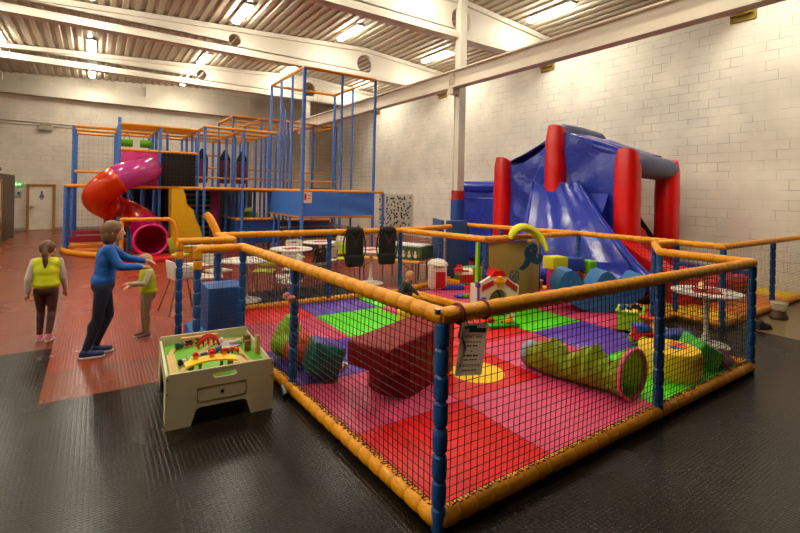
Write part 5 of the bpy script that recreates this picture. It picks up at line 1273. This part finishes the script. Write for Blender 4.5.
# ---------------------------------------------------------------- people
def hand(mb, w, e, h, curl=.5):
    """palm and five fingers at wrist w, forearm direction from elbow e"""
    d = (w - e).normalized(); s = d.cross(V((0, 0, 1)))
    if s.length < .2: s = V((1, 0, 0))
    s.normalize(); n = s.cross(d).normalized(); k = h / 1.5
    pc = w + d * .04 * k
    mb.cap2(w, pc + d * .02 * k, .019 * k, .024 * k, 10); mb.ell(pc + d * .01 * k, (.03 * k, .03 * k, .022 * k), n=10)
    for i, (off, L) in enumerate(((-.022, .05), (-.008, .062), (.007, .058), (.021, .046))):
        a = pc + d * .032 * k + s * off * k; b = a + (d * math.cos(curl * .5) - n * math.sin(curl * .5)) * L * .5 * k; c = b + (d * math.cos(curl * 1.5) - n * math.sin(curl * 1.5)) * L * .5 * k
        mb.cap2(a, b, .0085 * k, .0078 * k, 8); mb.cap2(b, c, .0078 * k, .0066 * k, 8)
    a = pc - s * .02 * k; b = a - s * .022 * k + d * .022 * k - n * .008 * k; c = b + d * .026 * k - n * .01 * k
    mb.cap2(a, b, .011 * k, .009 * k, 8); mb.cap2(b, c, .009 * k, .0075 * k, 8)

def person(lab, loc, rz, h, J, top, bottom, hair, shoe, hairstyle, name='person', sleeves=True, vest=None, skin=SKIN, shorts=False, headyaw=0., bulk=1.):
    """J: joint offsets (x right, y ahead, z up) as share of the height"""
    t = thing(name, lab, 'person', (0, 0, 0))
    P = {k: V(v) * h for k, v in J.items()}
    pel, che, nek, hed = P['pelvis'], P['chest'], P['neck'], P['head']
    b = bulk
    body = MB(); cl = MB(); tr = MB()
    # torso
    for m, g in ((body, 0), (cl, .012 * h)):
        m.ell(pel + V((0, 0, .03 * h)), (.088 * h * b + g, .066 * h * b + g, .075 * h), n=18)
        m.ell((pel + che) / 2, (.078 * h * b + g, .058 * h * b + g, .12 * h), n=18)
        m.ell(che, (.086 * h * b + g, .06 * h * b + g, .1 * h + g), n=18)
    tr.ell(pel + V((0, 0, -.005 * h)), (.09 * h * b + .01 * h, .07 * h * b + .008 * h, .07 * h), n=18)
    body.cap2(che + V((0, 0, .06 * h)), nek + V((0, 0, .02 * h)), .036 * h, .032 * h)
    # head
    hr = .072 * h if h > 1.2 else .082 * h
    Hm = Matrix.Translation(hed) @ Matrix.Rotation(headyaw, 4, 'Z')
    body.ell((0, 0, 0), (hr * .86, hr * 1.0, hr * 1.12), mtx=Hm, n=20); body.ell((0, .35 * hr, -.55 * hr), (hr * .55, hr * .55, hr * .5), mtx=Hm, n=14)
    body.ell((0, 1.0 * hr, -.22 * hr), (hr * .13, hr * .18, hr * .2), mtx=Hm, n=10)
    body.ell((0, .87 * hr, -.62 * hr), (hr * .26, hr * .1, hr * .08), mtx=Hm, n=10)
    for s in (-1, 1): body.ell((s * .86 * hr, -.05 * hr, -.15 * hr), (hr * .1, hr * .2, hr * .27), mtx=Hm, n=10)
    for s in ('l', 'r'):
        hp, kn, an, to = P['hip' + s], P['knee' + s], P['ank' + s], P['toe' + s]
        body.cap2(hp, kn, .049 * h * b, .031 * h, 14); body.cap2(kn, an, .031 * h, .021 * h, 14); body.ell(kn.lerp(an, .3) - (to - an).normalized() * .008 * h, (.03 * h, .03 * h, .058 * h), n=12)
        body.cap2(an + V((0, 0, -.02 * h)), to, .022 * h, .018 * h, 10)
        if shorts: tr.cap2(hp, hp.lerp(kn, .55), .066 * h * b, .058 * h, 14)
        else: tr.cap2(hp, kn, .055 * h * b, .036 * h, 14); tr.cap2(kn, an, .036 * h, .026 * h, 14); tr.ell(kn.lerp(an, .3) - (to - an).normalized() * .008 * h, (.035 * h, .035 * h, .062 * h), n=12)
        sh, el, wr = P['sho' + s], P['elb' + s], P['wri' + s]
        body.cap2(sh, el, .029 * h, .023 * h, 12); body.cap2(el, wr, .023 * h, .017 * h, 12); body.ell(sh, (.032 * h,) * 3, n=12)
        hand(body, wr, el, h)
        if sleeves: cl.cap2(sh, el, .038 * h, .031 * h, 12); cl.cap2(el, el.lerp(wr, .92), .031 * h, .025 * h, 12)
        else: cl.cap2(sh, sh.lerp(el, .4), .046 * h, .046 * h, 12)
        cl.cap2(che + V((0, 0, .05 * h)), sh, .046 * h, .037 * h, 12)
    body.blob('body', skin, t, .0055 * h, 4)
    cl.blob('jacket' if sleeves else 'top', top, t, .009 * h, 4); tr.blob('shorts' if shorts else 'leggings', bottom, t, .009 * h, 3)
    if vest:
        v = MB(); g = .024 * h
        v.ell((pel + che) / 2 + V((0, 0, .01 * h)), (.085 * h * b + g, .068 * h * b + g, .13 * h), n=18); v.ell(che, (.093 * h * b + g, .07 * h * b + g, .1 * h), n=18); v.cap2(che + V((-.07 * h, 0, .07 * h)), che + V((.07 * h, 0, .07 * h)), .062 * h, .062 * h, 12); v.ell(pel + V((0, 0, .05 * h)), (.094 * h * b + g, .074 * h * b + g, .06 * h), n=18)
        v.blob('vest', vest, t, .01 * h, 4)
    # hair
    hm = MB()
    hm.ell((0, -.1 * hr, .16 * hr), (hr * .95, hr * 1.02, hr * 1.06), mtx=Hm, n=20)
    if hairstyle == 'pony':
        hm.ell((0, -.95 * hr, .1 * hr), (hr * .3, hr * .35, hr * .35), mtx=Hm); hm.tube([Hm @ V((0, -1.1 * hr, .1 * hr)), Hm @ V((.05 * hr, -1.35 * hr, -.6 * hr)), Hm @ V((.1 * hr, -1.3 * hr, -1.7 * hr)), Hm @ V((.05 * hr, -1.25 * hr, -2.6 * hr))], [hr * .28, hr * .36, hr * .32, hr * .1], 12)
    elif hairstyle == 'bob':
        hm.ell((0, -.45 * hr, -.45 * hr), (hr * .92, hr * .6, hr * .9), mtx=Hm, n=18)
        for s in (-1, 1): hm.ell((s * .72 * hr, -.1 * hr, -.4 * hr), (hr * .25, hr * .5, hr * .75), mtx=Hm, n=12)
    # keep the face clear
    hm.blob('hair', hair, t, .006 * h, 2)
    ho = t.children[-1]
    me = ho.data
    for v_ in me.vertices:
        q = Hm.inverted() @ v_.co
        if q.y > .45 * hr and q.z < .62 * hr: v_.co = Hm @ V((q.x * .8, min(q.y, .55 * hr), q.z))
    for s in (-1, 1):
        e = MB(); e.ell((s * .36 * hr, .88 * hr, .05 * hr), (hr * .13, hr * .08, hr * .09), mtx=Hm, n=10); e.build('eye', mat('eye dark', '2a211c', .3), t)
        a = P['ank' + 'lr'[s > 0]]; to = P['toe' + 'lr'[s > 0]]
        f = MB(); d = (to - a); d.z = 0; d.normalize()
        base = V((a.x, a.y, 0)); up = V((0, 0, 1)); lift = min(a.z - .045 * h, 1)
        f.ell(base + d * .03 * h + up * (.028 * h + lift), (.03 * h, .03 * h, .03 * h)); f.cap2(base - d * .012 * h + up * (.026 * h + lift), base + d * .095 * h + up * (.023 * h + lift * .6), .0265 * h, .024 * h, 12); f.ell(a + V((0, 0, -.005 * h)), (.032 * h,) * 3)
        so = f.blob('shoe', shoe, t, .006 * h, 3)
        zmin = min(v_.co.z for v_ in so.data.vertices)
        if lift < .01:
            for v_ in so.data.vertices: v_.co.z = max(v_.co.z, .002)
        f = MB(); f.cap2(base - d * .016 * h + up * (.008 * h + lift), base + d * .1 * h + up * (.008 * h + lift * .6), .028 * h, .026 * h, 14)
        for v_ in f.bm.verts: v_.co.z = max(.001, min(v_.co.z, .012 * h + lift)); 
        f.build('sole', mat('sole white', 'd9d4cc', .6), so)
    t.location = loc; t.rotation_euler = (0, 0, rz)
    return t
HV = mat('high visibility yellow', 'e2e61c', .6, vary=.1, wrinkle=.3)
stand = dict(pelvis=(0, 0, .52), chest=(0, 0, .70), neck=(0, 0, .825), head=(0, .01, .915), hipl=(-.052, 0, .5), hipr=(.052, 0, .5), kneel=(-.055, .01, .28), kneer=(.055, .01, .28), ankl=(-.055, -.005, .045), ankr=(.055, -.005, .045), toel=(-.065, .085, .02), toer=(.065, .085, .02), shol=(-.1, 0, .79), shor=(.1, 0, .79), elbl=(-.135, -.01, .62), elbr=(.135, -.01, .62), wril=(-.145, .05, .475), wrir=(.145, .05, .475))
J = dict(stand); J.update(kneel=(-.05, .06, .285), ankl=(-.05, .02, .05), toel=(-.055, .105, .02), kneer=(.045, .03, .28), ankr=(.045, -.1, .075), toer=(.05, -.03, .02), elbl=(-.135, -.05, .63), wril=(-.14, -.02, .49), elbr=(.135, .02, .62), wrir=(.14, .09, .49))
person('child with long ponytail walking away in yellow high-visibility vest, at far left', (-.50, 7.38, 0), R(-8), 1.3, J, mat('pale sleeve', 'c9bcae', .8), mat('dark brown leggings', '4a2a26', .8), mat('brown hair', '5a3c26', .6), mat('pink shoe', 'd0788a', .6), 'pony', vest=HV)
J = dict(stand); J.update(kneel=(-.05, .04, .28), ankl=(-.045, -.05, .05), toel=(-.05, .04, .02), kneer=(.05, -.03, .28), ankr=(.05, -.1, .05), toer=(.055, -.01, .02), chest=(0, .02, .70), neck=(0, .035, .82), head=(0, .055, .905), shol=(-.105, .03, .785), shor=(.105, .03, .785), elbl=(-.13, .14, .69), wril=(-.09, .27, .665), elbr=(.13, .1, .66), wrir=(.1, .24, .645))
person('taller child in blue hooded jacket and dark leggings reaching forward with both arms', (.10, 6.45, 0), R(-92), 1.62, J, mat('jacket blue', '1f5fae', .7, vary=.12, wrinkle=.3, bscale=8), mat('navy leggings', '1b1c30', .8), mat('chestnut hair', '6b4a2e', .6), mat('navy trainer', '23315e', .6), 'bob')
J = dict(stand); J.update(elbl=(-.15, .06, .66), wril=(-.14, .2, .68), elbr=(.15, .03, .64), wrir=(.13, .15, .6), pelvis=(0, -.02, .5), head=(0, .03, .905))
person('small child in lime vest and beige trousers facing the blue jacket child', (.6, 6.95, 0), R(100), 1.12, J, mat('cream shirt', 'c7b79a', .8), mat('beige trousers', '8d7a5c', .8), mat('blond hair', 'b08a52', .6), mat('brown shoe', '6a3a2c', .6), 'short', vest=mat('vest lime', 'c0cc3a', .7, vary=.1, wrinkle=.3))
# crouching toddler in the pen
J = dict(pelvis=(0, -.05, .2), chest=(0, .06, .37), neck=(0, .11, .49), head=(0, .15, .58), hipl=(-.055, -.04, .19), hipr=(.055, -.04, .19), kneel=(-.1, .16, .27), kneer=(.1, .16, .27), ankl=(-.08, .05, .06), ankr=(.08, .05, .06), toel=(-.09, .14, .03), toer=(.09, .14, .03), shol=(-.115, .08, .44), shor=(.115, .08, .44), elbl=(-.14, .19, .33), wril=(-.1, .29, .25), elbr=(.14, .19, .33), wrir=(.1, .29, .25))
p = person('blond toddler in dark green clothes crouching on the mats below hanging seats', (4.42, 6.42, .052), R(-120), .92, J, mat('dark green top', '1f3328', .8), mat('black trousers', '1a1a1c', .8), mat('fair hair', 'b48a58', .6), mat('black shoe', '201c1a', .6), 'short')
# ---------------------------------------------------------------- camera and grade
cam = bpy.data.cameras.new('camera'); co = bpy.data.objects.new('camera', cam); C.objects.link(co)
cam.sensor_width = 36; cam.sensor_fit = 'HORIZONTAL'; cam.lens = 452 / 800 * 36; cam.shift_y = -(266.5 - 193.6) / 800; cam.clip_start = .05; cam.clip_end = 200
yaw = math.atan(305 / 452); roll = .0215
f = V((math.sin(yaw), math.cos(yaw), 0)); r0 = V((math.cos(yaw), -math.sin(yaw), 0)); u0 = V((0, 0, 1))
# picture horizon falls to the right by `roll`
r = r0 * math.cos(roll) + u0 * math.sin(roll); u = u0 * math.cos(roll) - r0 * math.sin(roll)
co.matrix_world = Matrix(((r.x, u.x, -f.x, 0), (r.y, u.y, -f.y, 0), (r.z, u.z, -f.z, 2.0), (0, 0, 0, 1)))
S.camera = co
w = bpy.data.worlds.new('world'); S.world = w; w.use_nodes = True
w.node_tree.nodes['Background'].inputs[0].default_value = (.9, .8, .65, 1); w.node_tree.nodes['Background'].inputs[1].default_value = .02
vs = S.view_settings; vs.view_transform = 'Standard'; vs.look = 'None'; vs.gamma = 1; vs.use_curve_mapping = False; vs.exposure = EXPOSURE
S.cycles.max_bounces = 8; S.cycles.diffuse_bounces = 4; S.cycles.glossy_bounces = 3; S.cycles.caustics_reflective = False; S.cycles.caustics_refractive = False
S.cycles.use_denoising = True; S.cycles.sample_clamp_indirect = 6
GR = {'cafe_chair': 'chairs in the café corner', 'cafe_table': 'round pedestal tables', 'foam_block': 'foam blocks in the play pen', 'placemat': 'red mats on the café tables', 'hanging_seat': 'black baby seats hung on the fence', 'bean_bag': 'bean bags by the left rail', 'landing_mat': 'floor mats by the inflatable castle', 'shoe': 'dark shoes by the right fence', 'wooden_block': 'wooden blocks on the train table', 'padded_panel': 'blue padded panels', 'ribbon': 'ribbons on the front rail'}
for o in bpy.data.objects:
    k = o.name.split('.')[0]
    if k in GR and 'category' in o and 'group' not in o: o['group'] = GR[k]
